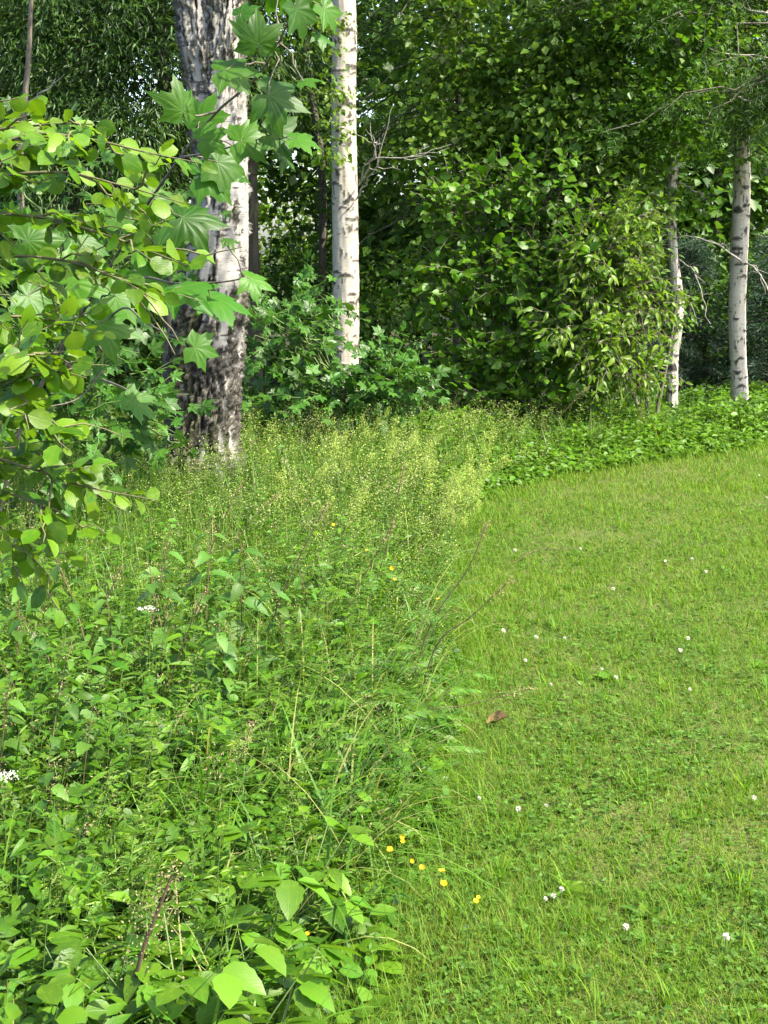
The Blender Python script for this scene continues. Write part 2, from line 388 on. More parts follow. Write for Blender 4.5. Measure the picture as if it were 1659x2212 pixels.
# ground: one sheet to the horizon, finer near the camera
g = MB(); xs = np.concatenate([[-1500, -300, -80], np.linspace(-25, 25, 60), [80, 300, 1500]]); ys = np.concatenate([[-1500, -300, -60], np.linspace(-5, 45, 60), [120, 400, 1500]])
XX, YY = np.meshgrid(xs, ys); ZZ = np.array([[-.02 + .018 * noise.noise(Vector((x * .7, y * .7, 0))) if abs(x) < 26 and -6 < y < 46 else -.03 for x in xs] for y in ys])
nx = len(xs); i = (np.arange(len(ys) - 1)[:, None] * nx + np.arange(nx - 1)[None]).ravel()
g.add(np.stack([XX, YY, ZZ], -1), np.concatenate([np.stack([i, i + 1, i + nx + 1], 1), np.stack([i, i + nx + 1, i + nx], 1)]))
tag(link('ground', g.mesh('ground', MT['soil'])), kind='structure')
# lawn sod: a sheet just above it
g = MB(); lw = np.array(LAWN); c0 = np.array((2.0, 6.0))
# triangulate as fan over a grid clipped to the polygon
xs = np.arange(-1.2, 9, .12); ys = np.arange(1.2, 13.6, .12); XX, YY = np.meshgrid(xs, ys); P = np.stack([XX.ravel(), YY.ravel()], 1)
ed = edge_dist(P); nx = len(xs)
ok = (ed > -.1).reshape(len(ys), nx); ok = ok[:-1, :-1] & ok[1:, 1:] & ok[:-1, 1:] & ok[1:, :-1]
i = (np.arange(len(ys) - 1)[:, None] * nx + np.arange(nx - 1)[None])[ok]
zz = np.array([.012 + .012 * noise.noise(Vector((p[0] * 1.7, p[1] * 1.7, 3))) for p in P])
g.add(np.concatenate([P, zz[:, None]], 1), np.concatenate([np.stack([i, i + 1, i + nx + 1], 1), np.stack([i, i + nx + 1, i + nx], 1)]))
tag(link('lawn', g.mesh('lawn', MT['sod'])), kind='structure')

def scatter(n, y0, y1, power, margin=1.12, x_extra=0.0, keep=None):
    """random ground points in the wedge the camera sees, density falling with distance"""
    out = []
    while sum(map(len, out)) < n:
        u = R.random(n); y = (y0 ** power + u * (y1 ** power - y0 ** power)) ** (1 / power)
        x = U(-1, 1, n) * (y * 829.5 / FPX * margin + .1 + x_extra)
        P = np.stack([x, y, np.zeros(n)], 1)
        if keep is not None: P = P[keep(P)]
        out.append(P)
    return np.concatenate(out)[:n]

# ------------------------------------------------------------------ lawn grass (stuff)
def build_lawn():
    mb = MB()
    P = scatter(166000, 2.45, 13.2, .55, 1.12, .2, lambda P: edge_dist(P) > -.12)
    n = len(P); pn = noise2(P, 1.1, 2.0); pf = noise2(P, 5.0, 9.0); ed = edge_dist(P)
    k = (R.random(n) < .45 + 1.1 * pf); P, pn, pf, ed = P[k], pn[k], pf[k], ed[k]; n = len(P)
    P[:, 2] = .008
    edge = np.clip(1 - ed / .35, 0, 1)
    L = (U(.022, .052, n) * (.75 + .6 * pf) + edge * U(0, .12, n) * (R.random(n) < .5))
    tall = R.random(n) < .012; L[tall] *= U(1.6, 2.6, tall.sum())
    w = np.clip(P[:, 1] * .00048, .0024, .0054) * U(.7, 1.3, n)
    p2 = noise2(P, .45, 14.0); dry = np.clip((pn - .5) * 1.5 + (p2 - .45) * 1.0 + R.normal(0, .22, n) - .1, 0, .7); dry[R.random(n) < .07] = .8
    C = np.stack([np.clip(pn * 1.0 - .1 + U(-.25, .25, n), 0, .99), np.clip(pf * .8 + U(-.3, .4, n), 0, .99), dry], 1)
    blades(mb, P, L, U(0, 6.283, n), U(.05, .75, n), U(.1, 1.3, n), w, 2, C)
    # thatch lying flat
    P = scatter(22000, 2.45, 12, .5, 1.12, .2, lambda P: edge_dist(P) > -.1); n = len(P); P[:, 2] = .018
    C = np.stack([R.random(n), R.random(n), U(.5, 1, n)], 1)
    blades(mb, P, U(.03, .08, n), U(0, 6.283, n), U(1.1, 1.5, n), U(0, .3, n), np.full(n, .0022), 2, C)
    # coarse tufts
    P = scatter(420, 2.5, 9.5, .6, 1.1, .1, lambda P: edge_dist(P) > .05); P = np.repeat(P, 9, 0); n = len(P); P[:, :2] += R.normal(0, .012, (n, 2)); P[:, 2] = .008
    blades(mb, P, U(.05, .11, n), U(0, 6.283, n), U(.1, .6, n), U(.2, 1.4, n), U(.0028, .0045, n), 3, np.stack([R.random(n) * .5, R.random(n), np.zeros(n)], 1))
    o = tag(link('lawn_grass', mb.mesh('lawn_grass', MT['lawn'])), 'short mown grass of the sunny lawn curving right', 'grass', kind='stuff')
    # clover leaves low in the turf
    mb = MB(); P = scatter(26000, 2.5, 9, .4, 1.1, .1, lambda P: edge_dist(P) > 0)
    pc = noise2(P, 1.6, 5.5); P = P[R.random(len(P)) < np.clip((pc - .35) * 1.6, .08, .5)]; n = len(P)
    ht = U(.018, .05, n); az = U(0, 6.283, n); T = diamond_T(.95, .12, .05)
    for q in range(3):
        a = az + q * 2.094
        d = np.stack([np.cos(a), np.sin(a), U(-.1, .45, n)], 1); Q = P.copy(); Q[:, 2] = ht
        mb.inst(T, Q, frames(d, np.tile((0, 0, 1.), (n, 1)) + R.normal(0, .2, (n, 3))), U(.008, .016, n))
    P = scatter(1500, 2.5, 9, .5, 1.1, .1, lambda P: edge_dist(P) > .03); P = np.repeat(P, 4, 0); n = len(P); P[:, 2] = .012; a = U(0, 6.283, n); d = np.stack([np.cos(a), np.sin(a), U(.2, .9, n)], 1)
    mb.inst(leaf_T(.5, 4, .12, .3, .5), P, frames(d, np.tile((0, 0, 1.), (n, 1)) + R.normal(0, .2, (n, 3))), U(.018, .042, n))
    tag(link('clover_patch', mb.mesh('clover_patch', MT['clover'])), 'low clover leaves scattered through the mown lawn', 'clover', kind='stuff')
build_lawn()

# ------------------------------------------------------------------ trunks
def catmull(pts, n):
    P = np.array([tuple(p) for p in pts], float); P = np.vstack([2 * P[0] - P[1], P, 2 * P[-1] - P[-2]]); m = len(P) - 3; out = []
    for t in np.linspace(0, m - 1e-6, n):
        k = int(t); u = t - k; a, b, c, d = P[k:k + 4]
        out.append(.5 * ((2 * b) + (c - a) * u + (2 * a - 5 * b + 4 * c - d) * u * u + (3 * b - a - 3 * c + d) * u ** 3))
    return np.array(out)
def fbm(x, y, z, o=3):
    return noise.fractal(Vector((x, y, z)), .55, 2.1, o)
def trunk_mesh(name, path, rings, nang, mat, origin, disp):
    """path rows: x, y, z, radius"""
    Q = catmull(path, rings); V = np.zeros((rings, nang, 3)); C = np.zeros((rings, nang, 3))
    for i_, (x, y, z, r) in enumerate(Q):
        for j in range(nang):
            th = 2 * math.pi * j / nang; c, s = math.cos(th), math.sin(th)
            d, col = disp(th, z, c, s, r)
            V[i_, j] = (x + c * (r + d), y + s * (r + d), z); C[i_, j] = col
    i_ = np.arange(rings - 1)[:, None] * nang; j = np.arange(nang)[None]; k = (j + 1) % nang
    F = np.concatenate([np.stack([i_ + j, i_ + k, i_ + nang + k], -1).reshape(-1, 3), np.stack([i_ + j, i_ + nang + k, i_ + nang + j], -1).reshape(-1, 3)])
    mb = MB(); mb.add(V, F, None, C.reshape(-1, 3)); return mb.mesh(name, mat, origin)
def px_path(rows, Y):
    """rows: px, py, half width px at depth Y -> x, y, z, r"""
    out = []
    for px, py, hw in rows:
        p = at(px, py, Y); out.append((p.x, p.y, p.z, hw * p.y / FPX))
    return out
def sm(a, b, x):
    t = min(1, max(0, (x - a) / (b - a))); return t * t * (3 - 2 * t)
def disp_old(th, z, c, s, r):
    wob = .02 * fbm(c * 1.2, s * 1.2, z * .8, 2)
    n1 = fbm(c * 2.8 + 3, s * 2.8, z * 3.6, 5); n2 = fbm(c * 7, s * 7 + 5, z * 4.5, 4); n3 = fbm(c * 18, s * 18, z * 9 + 2, 3)
    m = .70 + max(-.25, min(.46, (1.32 - z) * 1.3)) - .30 * math.cos(th + .55) + .62 * n1 + .55 * n2  # furrowed bark, plus shade of left side, foot and top put into the mask
    m = sm(.42, .62, m); up = sm(2.3, 2.9, z); m = max(m, up * sm(.42, .6, .5 + .9 * n2 + .5 * n1) * .9)
    ridge = 1 - abs(n2) * 2.6
    flare = .05 * sm(.5, 0, z) * (1 + .5 * math.cos(3 * th + .6))
    d = wob + flare + m * (.012 + .040 * (ridge - .45) + .016 * n3) + (1 - m) * .003 * n3
    return d, (m, .55 * m * sm(-.2, .5, fbm(c * 2, s * 2, z * 2 + 9, 2)), 0)
def disp_birch(base=.5, amp=.006, marks=120, seed=3):
    rr = random.Random(seed); MK = [(rr.uniform(0, 6.283), rr.uniform(.1, 4.6), rr.uniform(.25, .9) * (1.5 if rr.random() < .15 else 1), rr.uniform(.008, .022) * (2.2 if rr.random() < .12 else 1), rr.uniform(-.03, .05)) for _ in range(marks)]
    def scar(th, z):
        best = 0
        for t0, z0, hw, hh, cv in MK:
            dz = z - z0
            if abs(dz) > .09: continue
            dt = (th - t0 + math.pi) % (2 * math.pi) - math.pi
            if abs(dt) < hw:
                u = dt / hw; best = max(best, sm(1.25, .6, abs(dz + cv * u * u) / (hh * (1 - u * u) + 1e-4)))
        return best
    def f(th, z, c, s, r):
        n1 = fbm(c * 2.2 + 3, s * 2.2 + z * .2, z * 2.2, 3); n2 = fbm(c * 5, s * 5, z * 5, 3)
        m = sm(.55, .7, .22 + .5 * sm(base, 0, z) + .75 * fbm(c * 1.3 + 3, s * 1.3, z * 7, 3) + .3 * n2)
        k = scar(th, z); m = max(m, k)
        return amp * n1 + .5 * amp * n2 + m * amp * 1.2 * n2 + k * amp * .5, (m, .2 * m * (1 - k), 0)
    return f
def disp_plain(amp=.01):
    def f(th, z, c, s, r):
        return amp * fbm(c * 3, s * 3, z * 2, 3), (0, 0, 0)
    return f
def wiggly(a, b, n=6, amp=.05, sag=0.0):
    a, b = np.array(tuple(a), float), np.array(tuple(b), float); t = np.linspace(0, 1, n)[:, None]
    P = a + (b - a) * t; w = R.normal(0, amp * np.linalg.norm(b - a), (n, 3)) * np.sin(np.pi * t) ** .5
    P = P + w; P[:, 2] += sag * np.sin(np.pi * t[:, 0]) * np.linalg.norm(b - a); P[0] = a; P[-1] = b
    return P
def dead_twigs(parent, name, paths, r, mat, origin):
    for p in paths:
        mb = MB(); Q = catmull(p, 14); Q[1:-1] += R.normal(0, .008, (12, 3)); mb.tube(Q, np.linspace(r, r * .35, 14), 6)
        L = np.linalg.norm(Q[-1] - Q[0])
        for k in range(5):
            i_ = R.integers(3, 12); d = nrm(Q[i_ + 1] - Q[i_ - 1]) + R.normal(0, .6, 3); mb.tube(wiggly(Q[i_], Q[i_] + nrm(d) * L * U(.12, .3), 5, .06), np.linspace(r * .45, r * .15, 5), 5)
        link(name, mb.mesh(name, MT[mat], origin), parent)

# ------------------------------------------------------------------ leafy crowns
def clumps(cen, rad, n, shell=.55):
    P = R.normal(size=(n, 3)); P = nrm(P) * (shell + (1 - shell) * R.random((n, 1)) ** .6) * U(.35, 1.05, (n, 1)) ** .35
    return np.asarray(tuple(cen)) + P * np.asarray(rad)
def crown(mb, cen, rad, nclump, per, cr, T, size, droop=.35, flat=.5, jitter=.55, shell=.4):
    c = clumps(cen, rad, nclump, shell); N = nclump * per
    k = np.repeat(np.arange(nclump), per)
    scl = U(.6, 1.4, nclump)[k][:, None] * cr
    off = R.normal(size=(N, 3)) * scl * np.array((1, 1, flat)) * .6
    pos = c[k] + off; pos[:, 2] -= .25 * np.linalg.norm(off[:, :2], axis=1)
    out = nrm(off + (c[k] - np.asarray(tuple(cen))) * .3) ; out[:, 2] = out[:, 2] * .5 - droop
    d = out + R.normal(0, jitter, (N, 3)); nv = np.tile((0, 0, 1.), (N, 1)) + R.normal(0, .5, (N, 3)) + out * .25
    ok = pos[:, 2] > .05
    cr_, cg = U(0, 1, nclump)[k], U(0, 1, nclump)[k]
    C = np.stack([np.clip(cr_ * .6 + U(0, .4, N), 0, .99), R.random(N) * .99, np.zeros(N)], 1)
    mb.inst(T, pos[ok], frames(d[ok], nv[ok]), (size * U(.65, 1.3, N))[ok], C[ok])
    return c
def limbs(mb, frm, targets, r0):
    for t in targets:
        mb.tube(wiggly(frm(t), t, 7, .05, .06), np.linspace(r0, r0 * .2, 7), 5)
def hang_sprays(mb, starts, length, per, needle, width=.06):
    """drooping conifer or larch sprays: needles set along hanging twigs"""
    n = len(starts); t = R.random((n, per)); az = U(0, 6.283, n); le = U(.5, 1.2, n) * length
    h = np.stack([np.cos(az), np.sin(az), np.zeros(n)], 1)
    P = starts[:, None] + (le[:, None] * t)[..., None] * (h[:, None] * .75) ; P[..., 2] -= le[:, None] * (t ** 1.7) * .75
    P = P + R.normal(0, width * .5, P.shape); P = P.reshape(-1, 3); N = len(P)
    d = np.repeat(h, per, 0) * .7 + np.array((0, 0, -.5)) + R.normal(0, .55, (N, 3))
    C = np.stack([np.repeat(R.random(n), per) * .7 + R.random(N) * .29, R.random(N), np.zeros(N)], 1)
    mb.inst(T_NEEDLE, P, frames(d, rand_dirs(N, .6)), needle * U(.6, 1.4, N), C)

# ---- the old birch with furrowed bark
def build_trees():
    Y = 9.5
    path = px_path([(422, 1085, 92), (428, 1020, 84), (440, 920, 74), (448, 780, 77), (460, 650, 70), (470, 520, 62), (477, 400, 55), (482, 280, 47), (487, 150, 37), (491, 0, 31), (495, -160, 29)], Y)
    p9 = path[-1]
    path += [(p9[0] + .1, Y, 6, .085), (p9[0] + .2, Y + .1, 9, .04)]
    org = Vector((path[0][0], Y, 0))
    t = thing('birch_tree', 'thick old birch with black furrowed bark and forked white trunk', 'tree', org)
    link('trunk', trunk_mesh('trunk', path, 400, 124, MT['birch'], org, disp_old), t)
    fp = px_path([(468, 360, 40), (455, 230, 39), (437, 110, 37), (420, -20, 35), (402, -180, 32)], Y + .04) ; e = fp[-1]
    fp += [(e[0] - .3, Y + .2, 6, .07), (e[0] - .6, Y + .3, 8.5, .03)]
    link('fork_stem', trunk_mesh('fork_stem', fp, 160, 90, MT['birch'], org, disp_old), t)
    mb = MB()
    for c, r_ in (((-1.5, 10.0, 6.2), (2.0, 1.6, 1.7)), ((-.9, 9.9, 8.4), (1.6, 1.5, 1.5))):
        crown(mb, c, r_, 60, 40, .5, T_DIA, .12)
    lb = MB(); lb.tube(catmull([(path[-2][0], Y, 5.2), (-.3, 8.9, 5.7), (.7, 7.7, 5.5), (1.6, 7.0, 4.9)], 24), np.linspace(.05, .012, 24), 8); link('limb', lb.mesh('limb', MT['bark_dark'], org), t)  # unseen bough added to cast shade on the maple undergrowth
    crown(mb, (1.3, 7.3, 5.0), (1.0, .8, .45), 44, 44, .35, T_DIA_W, .07)  # leaf clump of the added bough, set above the view to block sun
    link('crown', mb.mesh('crown', MT['linden'], org), t)

    # ---- the slim birch behind the middle
    Y = 12.5
    path = px_path([(744, 945, 34), (746, 860, 30), (747, 740, 28), (747, 600, 28), (745, 420, 27), (742, 240, 26), (744, 60, 25), (740, -120, 24)], Y); e = path[-1]
    path += [(e[0], Y, 7, .08), (e[0] + .1, Y, 10, .04)]; org = Vector((path[0][0], Y, 0))
    t = thing('birch_tree', 'slim white birch trunk rising from dark maple undergrowth in the middle', 'tree', org)
    link('trunk', trunk_mesh('trunk', path, 420, 56, MT['birch_mid'], org, disp_birch(.3, .006, 110, 3)), t)
    dead_twigs(t, 'dead_branch', [[at(770, 430, Y - .1), at(812, 352, Y - .4), at(850, 225, Y - .6)], [at(775, 400, Y - .1), at(800, 345, Y - .4), at(880, 340, Y - .7), at(975, 312, Y - .9)], [at(778, 395, Y - .1), at(812, 325, Y - .5), at(806, 290, Y - .6)]], .008, 'twig_pale', org)
    mb = MB()
    for px_, py_ in ((712, 60), (725, 190), (705, 300)): crown(mb, at(px_, py_, 12.1), (.16, .15, .28), 9, 16, .12, T_DIA_W, .05, droop=.9)
    for c, r_ in (((e[0] - .2, 12.6, 7.0), (1.9, 1.7, 1.8)), ((e[0] + .3, 12.8, 9.4), (1.5, 1.5, 1.6))): crown(mb, c, r_, 28, 40, .5, T_DIA, .12)
    link('crown', mb.mesh('crown', MT['linden'], org), t)

    # ---- the birch at the right
    Y = 13.5
    path = px_path([(1600, 912, 22), (1598, 850, 18.5), (1594, 760, 17.5), (1592, 660, 18), (1598, 520, 18.5), (1603, 400, 17.5), (1603, 300, 16), (1606, 120, 15), (1610, -60, 14)], Y); e = path[-1]
    path += [(e[0], Y, 7, .05), (e[0] + .1, Y, 10, .025)]; org = Vector((path[0][0], Y, 0))
    t = thing('birch_tree', 'bright white birch trunk standing at the right end of the wood edge', 'tree', org)
    link('trunk', trunk_mesh('trunk', path, 400, 48, MT['birch_clean'], org, disp_birch(.25, .004, 130, 8)), t)
    dead_twigs(t, 'dead_branch', [[at(1604, 565, Y - .05), at(1640, 588, Y - .4), at(1672, 650, Y - .6)], [at(1604, 570, Y - .05), at(1560, 535, Y - .4), at(1500, 510, Y - .5), at(1440, 520, Y - .5)]], .010, 'twig_pale', org)
    mb = MB()
    for px_, py_ in ((1590, 60), (1625, 170), (1580, 230), (1620, 300), (1560, 130), (1640, 40)): crown(mb, at(px_, py_, 12.9), (.2, .2, .28), 12, 18, .14, T_DIA_W, .05, droop=.9)
    crown(mb, (e[0] + .2, 13.6, 8.6), (1.4, 1.4, 1.5), 50, 35, .5, T_DIA, .13)
    link('crown', mb.mesh('crown', MT['linden'], org), t)

    # ---- thin grey trunk beside the hazel
    Y = 13.0
    path = px_path([(1450, 925, 14), (1452, 860, 12), (1453, 780, 12), (1462, 700, 12), (1463, 640, 13), (1455, 560, 10), (1450, 460, 10), (1454, 380, 10), (1460, 300, 9), (1464, 150, 9), (1455, -50, 8)], Y); e = path[-1]
    path += [(e[0], Y, 6, .03)]; org = Vector((path[0][0], Y, 0))
    t = thing('rowan_tree', 'thin crooked pale grey trunk beside the bright shrub on the right', 'tree', org)
    link('trunk', trunk_mesh('trunk', path, 320, 40, MT['birch_clean'], org, disp_birch(.35, .006, 140, 5)), t)
    dead_twigs(t, 'dead_branch', [[at(1465, 395, Y), at(1500, 412, Y - .2), at(1525, 430, Y - .3)], [at(1465, 560, Y), at(1500, 590, Y - .2), at(1535, 700, Y - .3)], [at(1450, 455, Y), at(1400, 440, Y - .3), at(1350, 415, Y - .5)], [at(1466, 620, Y), at(1490, 650, Y - .2), at(1508, 705, Y - .2)]], .008, 'twig_pale', org)
    mb = MB(); crown(mb, at(1480, 440, 12.9), (.28, .3, .16), 14, 22, .16, T_DIA_W, .055); crown(mb, at(1440, 60, 12.6), (.6, .5, .5), 50, 28, .25, T_DIA_W, .07); crown(mb, at(1462, 230, 12.5), (.35, .3, .4), 34, 26, .2, T_DIA_W, .07)
    crown(mb, at(1470, 660, 12.8), (.12, .15, .22), 10, 12, .1, T_DIA_W, .05)
    link('crown', mb.mesh('crown', MT['hazel'], org), t)

    # ---- dark poles deep in the wood
    for px, hw, Y, lab in ((362, 17, 14.0, 'dark straight trunk just left of the old forked birch'), (548, 14, 15.0, 'dark trunk in the shade just right of the old forked birch'),
                           (690, 8, 17.0, 'thin dark trunk just left of the slim middle birch'),
                           (1535, 8, 17.5, 'thin dark trunk in the gap between the two right hand trunks'), (230, 10, 16.5, 'thin dark trunk deep in the shade above the alder leaves')):
        base = at(px, 550, Y); base.z = 0; r = hw * Y / FPX
        t = thing('shade_tree', lab, 'tree', base)
        link('trunk', trunk_mesh('trunk', [(base.x, Y, -.05, r * 1.4), (base.x, Y, .6, r * 1.05), (base.x + U(-.1, .1), Y, 2.5, r), (base.x + U(-.15, .15), Y, 4.5, r * .9), (base.x + U(-.3, .3), Y, 8, r * .4)], 60, 24, MT['bark_dark'], base, disp_plain(.008)), t)
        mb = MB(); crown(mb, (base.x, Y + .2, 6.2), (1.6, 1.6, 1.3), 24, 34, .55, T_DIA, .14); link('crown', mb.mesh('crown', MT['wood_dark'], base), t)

    # ---- young pole at upper left
    b = at(48, 270, 11.0); b.z = 0; t = thing('sapling_tree', 'thin bare pole of a sapling rising at the upper left', 'tree', b)
    mb = MB(); mb.tube(catmull([b, at(44, 420, 11), at(52, 240, 11), at(62, 120, 11), at(70, -60, 11), at(80, -200, 11)], 30), np.linspace(.030, .012, 30), 8); link('trunk', mb.mesh('trunk', MT['twig'], b), t)
    mb = MB(); mb.tube(wiggly(at(52, 245, 11), at(120, 170, 10.8), 8, .05), np.linspace(.008, .003, 8), 5); mb.tube(wiggly(at(66, 230, 11), at(140, 160, 10.8), 8, .04), np.linspace(.006, .002, 8), 5); link('dead_branch', mb.mesh('dead_branch', MT['twig_pale'], b), t)

    # ---- willow: dark narrow leaves over the whole upper left
    b = Vector((-3.4, 15.0, 0)); t = thing('willow_tree', 'dark narrow leaved willow filling the upper left behind the birch', 'tree', b)
    tr = MB(); tr.tube(catmull([b, (-3.3, 15, 2), (-3.0, 15, 4.5), (-2.8, 15, 8)], 20), np.linspace(.09, .04, 20), 10)
    mb = MB()
    for (px, py, Yd, rx, ry, rz, nc) in ((90, 60, 13.6, 1.3, 1.2, 1.0, 130), (300, 150, 13.4, 1.2, 1.1, 1.1, 130), (180, 330, 13.2, 1.3, .9, .8, 110), (520, 60, 14.5, 1.0, .9, 1.0, 60), (640, 160, 14.8, .8, .8, .8, 40), (60, -250, 14, 1.6, 1.3, 1.2, 40), (450, -260, 14, 1.8, 1.4, 1.2, 40)):
        c = crown(mb, at(px, py, Yd), (rx, ry, rz), nc, 62 if py > -100 else 30, .3, T_DIA_N, .09 if py > -100 else .2, droop=.7)
        limbs(tr, lambda q: (-3.1, 15, max(1.5, q[2] - 1.0)), c[::14], .02)
    link('trunk', tr.mesh('trunk', MT['bark_dark'], b), t); link('crown', mb.mesh('crown', MT['willow'], b), t)

    # ---- spruce with hanging sprays over the middle
    b = Vector((.75, 14.6, 0)); t = thing('spruce_tree', 'tall spruce with drooping olive sprays in the upper middle', 'tree', b)
    tr = MB(); tr.tube(catmull([b, (.75, 14.6, 3), (.7, 14.6, 6), (.7, 14.6, 10)], 20), np.linspace(.042, .025, 20), 10)
    mb = MB()
    for k in range(80):
        z = U(2.0, 7.0); az = U(0, 6.283); l = U(.9, 2.0) * (1 - (z - 2) * .07)
        tip = np.array((.72 + math.cos(az) * l, 14.6 + math.sin(az) * l * .8, z - .35 * l))
        pth = wiggly((.72, 14.6, z), tip, 9, .02, .1); tr.tube(pth, np.linspace(.014, .004, 9), 5)
        q = pth[R.integers(2, 9, 24)] + R.normal(0, .05, (24, 3)); hang_sprays(mb, q, .45, 34 if z < 4.6 else 12, .05 if z < 4.6 else .10)
    link('trunk', tr.mesh('trunk', MT['bark_dark'], b), t); link('crown', mb.mesh('crown', MT['needle'], b), t)

    # ---- pine at upper right with fine needles and bare pale branches
    b = Vector((4.0, 13.1, 0)); t = thing('larch_tree', 'dark fine needled tree spreading over the upper right corner', 'tree', b)
    tr = MB(); tr.tube(catmull([b, (4.0, 13.1, 3), (4.0, 13.1, 6), (4.0, 13.1, 10)], 20), np.linspace(.065, .03, 20), 10)
    mb = MB()
    for k in range(100):
        z = U(2.75, 5.6); az = U(0, 6.283); l = U(.9, 2.4) * (1 - (z - 2) * .06); az = az if R.random() < .4 else U(2.2, 4.6)
        tip = np.array((4.0 + math.cos(az) * l * 1.3, 13.1 + math.sin(az) * l, z - .2 * l)); pth = wiggly((4.0, 13.1, z), tip, 9, .03, .08); tr.tube(pth, np.linspace(.013, .004, 9), 5)
        q = pth[R.integers(2, 9, 24)] + R.normal(0, .07, (24, 3)); hang_sprays(mb, q, .42, 46 if z < 4.6 else 12, .055 if z < 4.6 else .10)
    link('trunk', tr.mesh('trunk', MT['bark_dark'], b), t); link('crown', mb.mesh('crown', MT['needle'], b), t)
    dead_twigs(t, 'dead_branch', [[at(1440, 0, 12.6), at(1500, 60, 12.4), at(1545, 110, 12.3), at(1659, 125, 12.3)], [at(1660, 30, 12.4), at(1600, 15, 12.5), at(1540, -20, 12.6)], [at(1470, 300, 12.8), at(1520, 262, 12.6), at(1560, 240, 12.5)], [at(1560, 190, 12.4), at(1610, 215, 12.4), at(1665, 205, 12.4)]], .011, 'twig_pale', b)

    # ---- linden: a lighter column of heart leaves
    b = Vector((1.55, 13.9, 0)); t = thing('linden_tree', 'lighter green linden column of small leaves above the bright shrub', 'tree', b)
    tr = MB(); tr.tube(catmull([b, (1.55, 13.9, 2), (1.6, 13.9, 4.5), (1.6, 13.9, 8)], 20), np.linspace(.055, .03, 20), 10)
    mb = MB()
    for (px, py, Yd, rx, ry, rz, nc) in ((1260, 60, 13.2, .55, .6, .7, 80), (1240, 250, 13.0, .6, .6, .6, 80), (1330, 380, 12.9, .45, .5, .45, 50), (1120, 200, 13.6, .6, .6, .8, 50), (1010, 80, 13.8, .7, .6, .8, 40), (1250, -250, 13.6, 1.2, 1.2, 1.2, 16), (980, 330, 13.4, .6, .5, .5, 40)):
        c = crown(mb, at(px, py, Yd), (rx, ry, rz), nc, 30, .22, T_DIA_W, .075 if py > -100 else .15, droop=.6)
        limbs(tr, lambda q: (1.57, 13.9, max(1.5, q[2] - .8)), c[::16], .014)
    link('trunk', tr.mesh('trunk', MT['bark_dark'], b), t); link('crown', mb.mesh('crown', MT['linden'], b), t)

    # ---- young blue-green spruces at the right
    for x, y, h, lab in ((3.35, 15.6, 1.75, 'young blue green spruce behind the right birch trunk'), (4.15, 15.2, 1.8, 'young blue green spruce cut by the right picture edge'), (3.0, 16.6, 2.3, 'young dark spruce in the gap between the right hand trunks')):
        b = Vector((x, y, 0)); t = thing('young_spruce', lab, 'spruce', b); tr = MB(); tr.tube([b, (x, y, h * .5), (x, y, h)], [.04, .025, .006], 8); mb = MB()
        for k in range(70):
            z = h * U(.03, .97); az = U(0, 6.283); l = (h - z) * .42 + .12
            pth = wiggly((x, y, z), (x + math.cos(az) * l, y + math.sin(az) * l, z + .05 * l), 6, .02, .06); tr.tube(pth, np.linspace(.008, .003, 6), 4)
            q = pth[R.integers(1, 6, 9)]; n_ = 9 * 26; qq = np.repeat(q, 26, 0) + R.normal(0, .05, (n_, 3)); dd = np.tile((math.cos(az), math.sin(az), .1), (n_, 1)) + R.normal(0, .6, (n_, 3))
            mb.inst(T_NEEDLE, qq, frames(dd, rand_dirs(n_, .5)), U(.04, .075, n_))
        link('trunk', tr.mesh('trunk', MT['bark_dark'], b), t); link('crown', mb.mesh('crown', MT['spruce'], b), t)
build_trees()

# ---- the wood behind: an inner shaded belt and a sunlit one far beyond
def build_wood():
    mb = MB()
    for k in range(118):
        x = U(-7.5, 9.0); y = U(16.5, 22); px = 829.5 + FPX * x / y
        if 540 < px < 720 and R.random() < .75: continue
        z = U(.3, 6.2); c = (x, y, z); crown(mb, c, (1.2, 1.0, .9), 26, 30, .36, T_DIA_W, .14, shell=.2)
    for k in range(60):
        x = U(-6.5, 8.0); y = U(15.5, 18); px = 829.5 + FPX * x / y
        crown(mb, (x, y, U(.3, 1.5)), (.9, .8, .7), 26, 30, .35, T_DIA, .10, shell=.2)
    for k in range(6):
        crown(mb, (U(-8, 10), U(16.5, 23), U(5, 8)), (1.8, 1.6, 1.2), 30, 24, .6, T_DIA, .2)
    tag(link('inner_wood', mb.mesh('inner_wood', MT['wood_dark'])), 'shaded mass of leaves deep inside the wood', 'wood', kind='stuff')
    mb = MB()
    for k in range(60):
        x = U(-14, 14); y = U(30, 38); h = U(.5, 9); crown(mb, (x, y, h), (2.2, 1.6, 1.6), 34, 26, .7, T_DIA, .22, shell=.3)
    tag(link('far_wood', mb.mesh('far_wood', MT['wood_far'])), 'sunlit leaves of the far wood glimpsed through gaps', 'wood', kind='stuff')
build_wood()

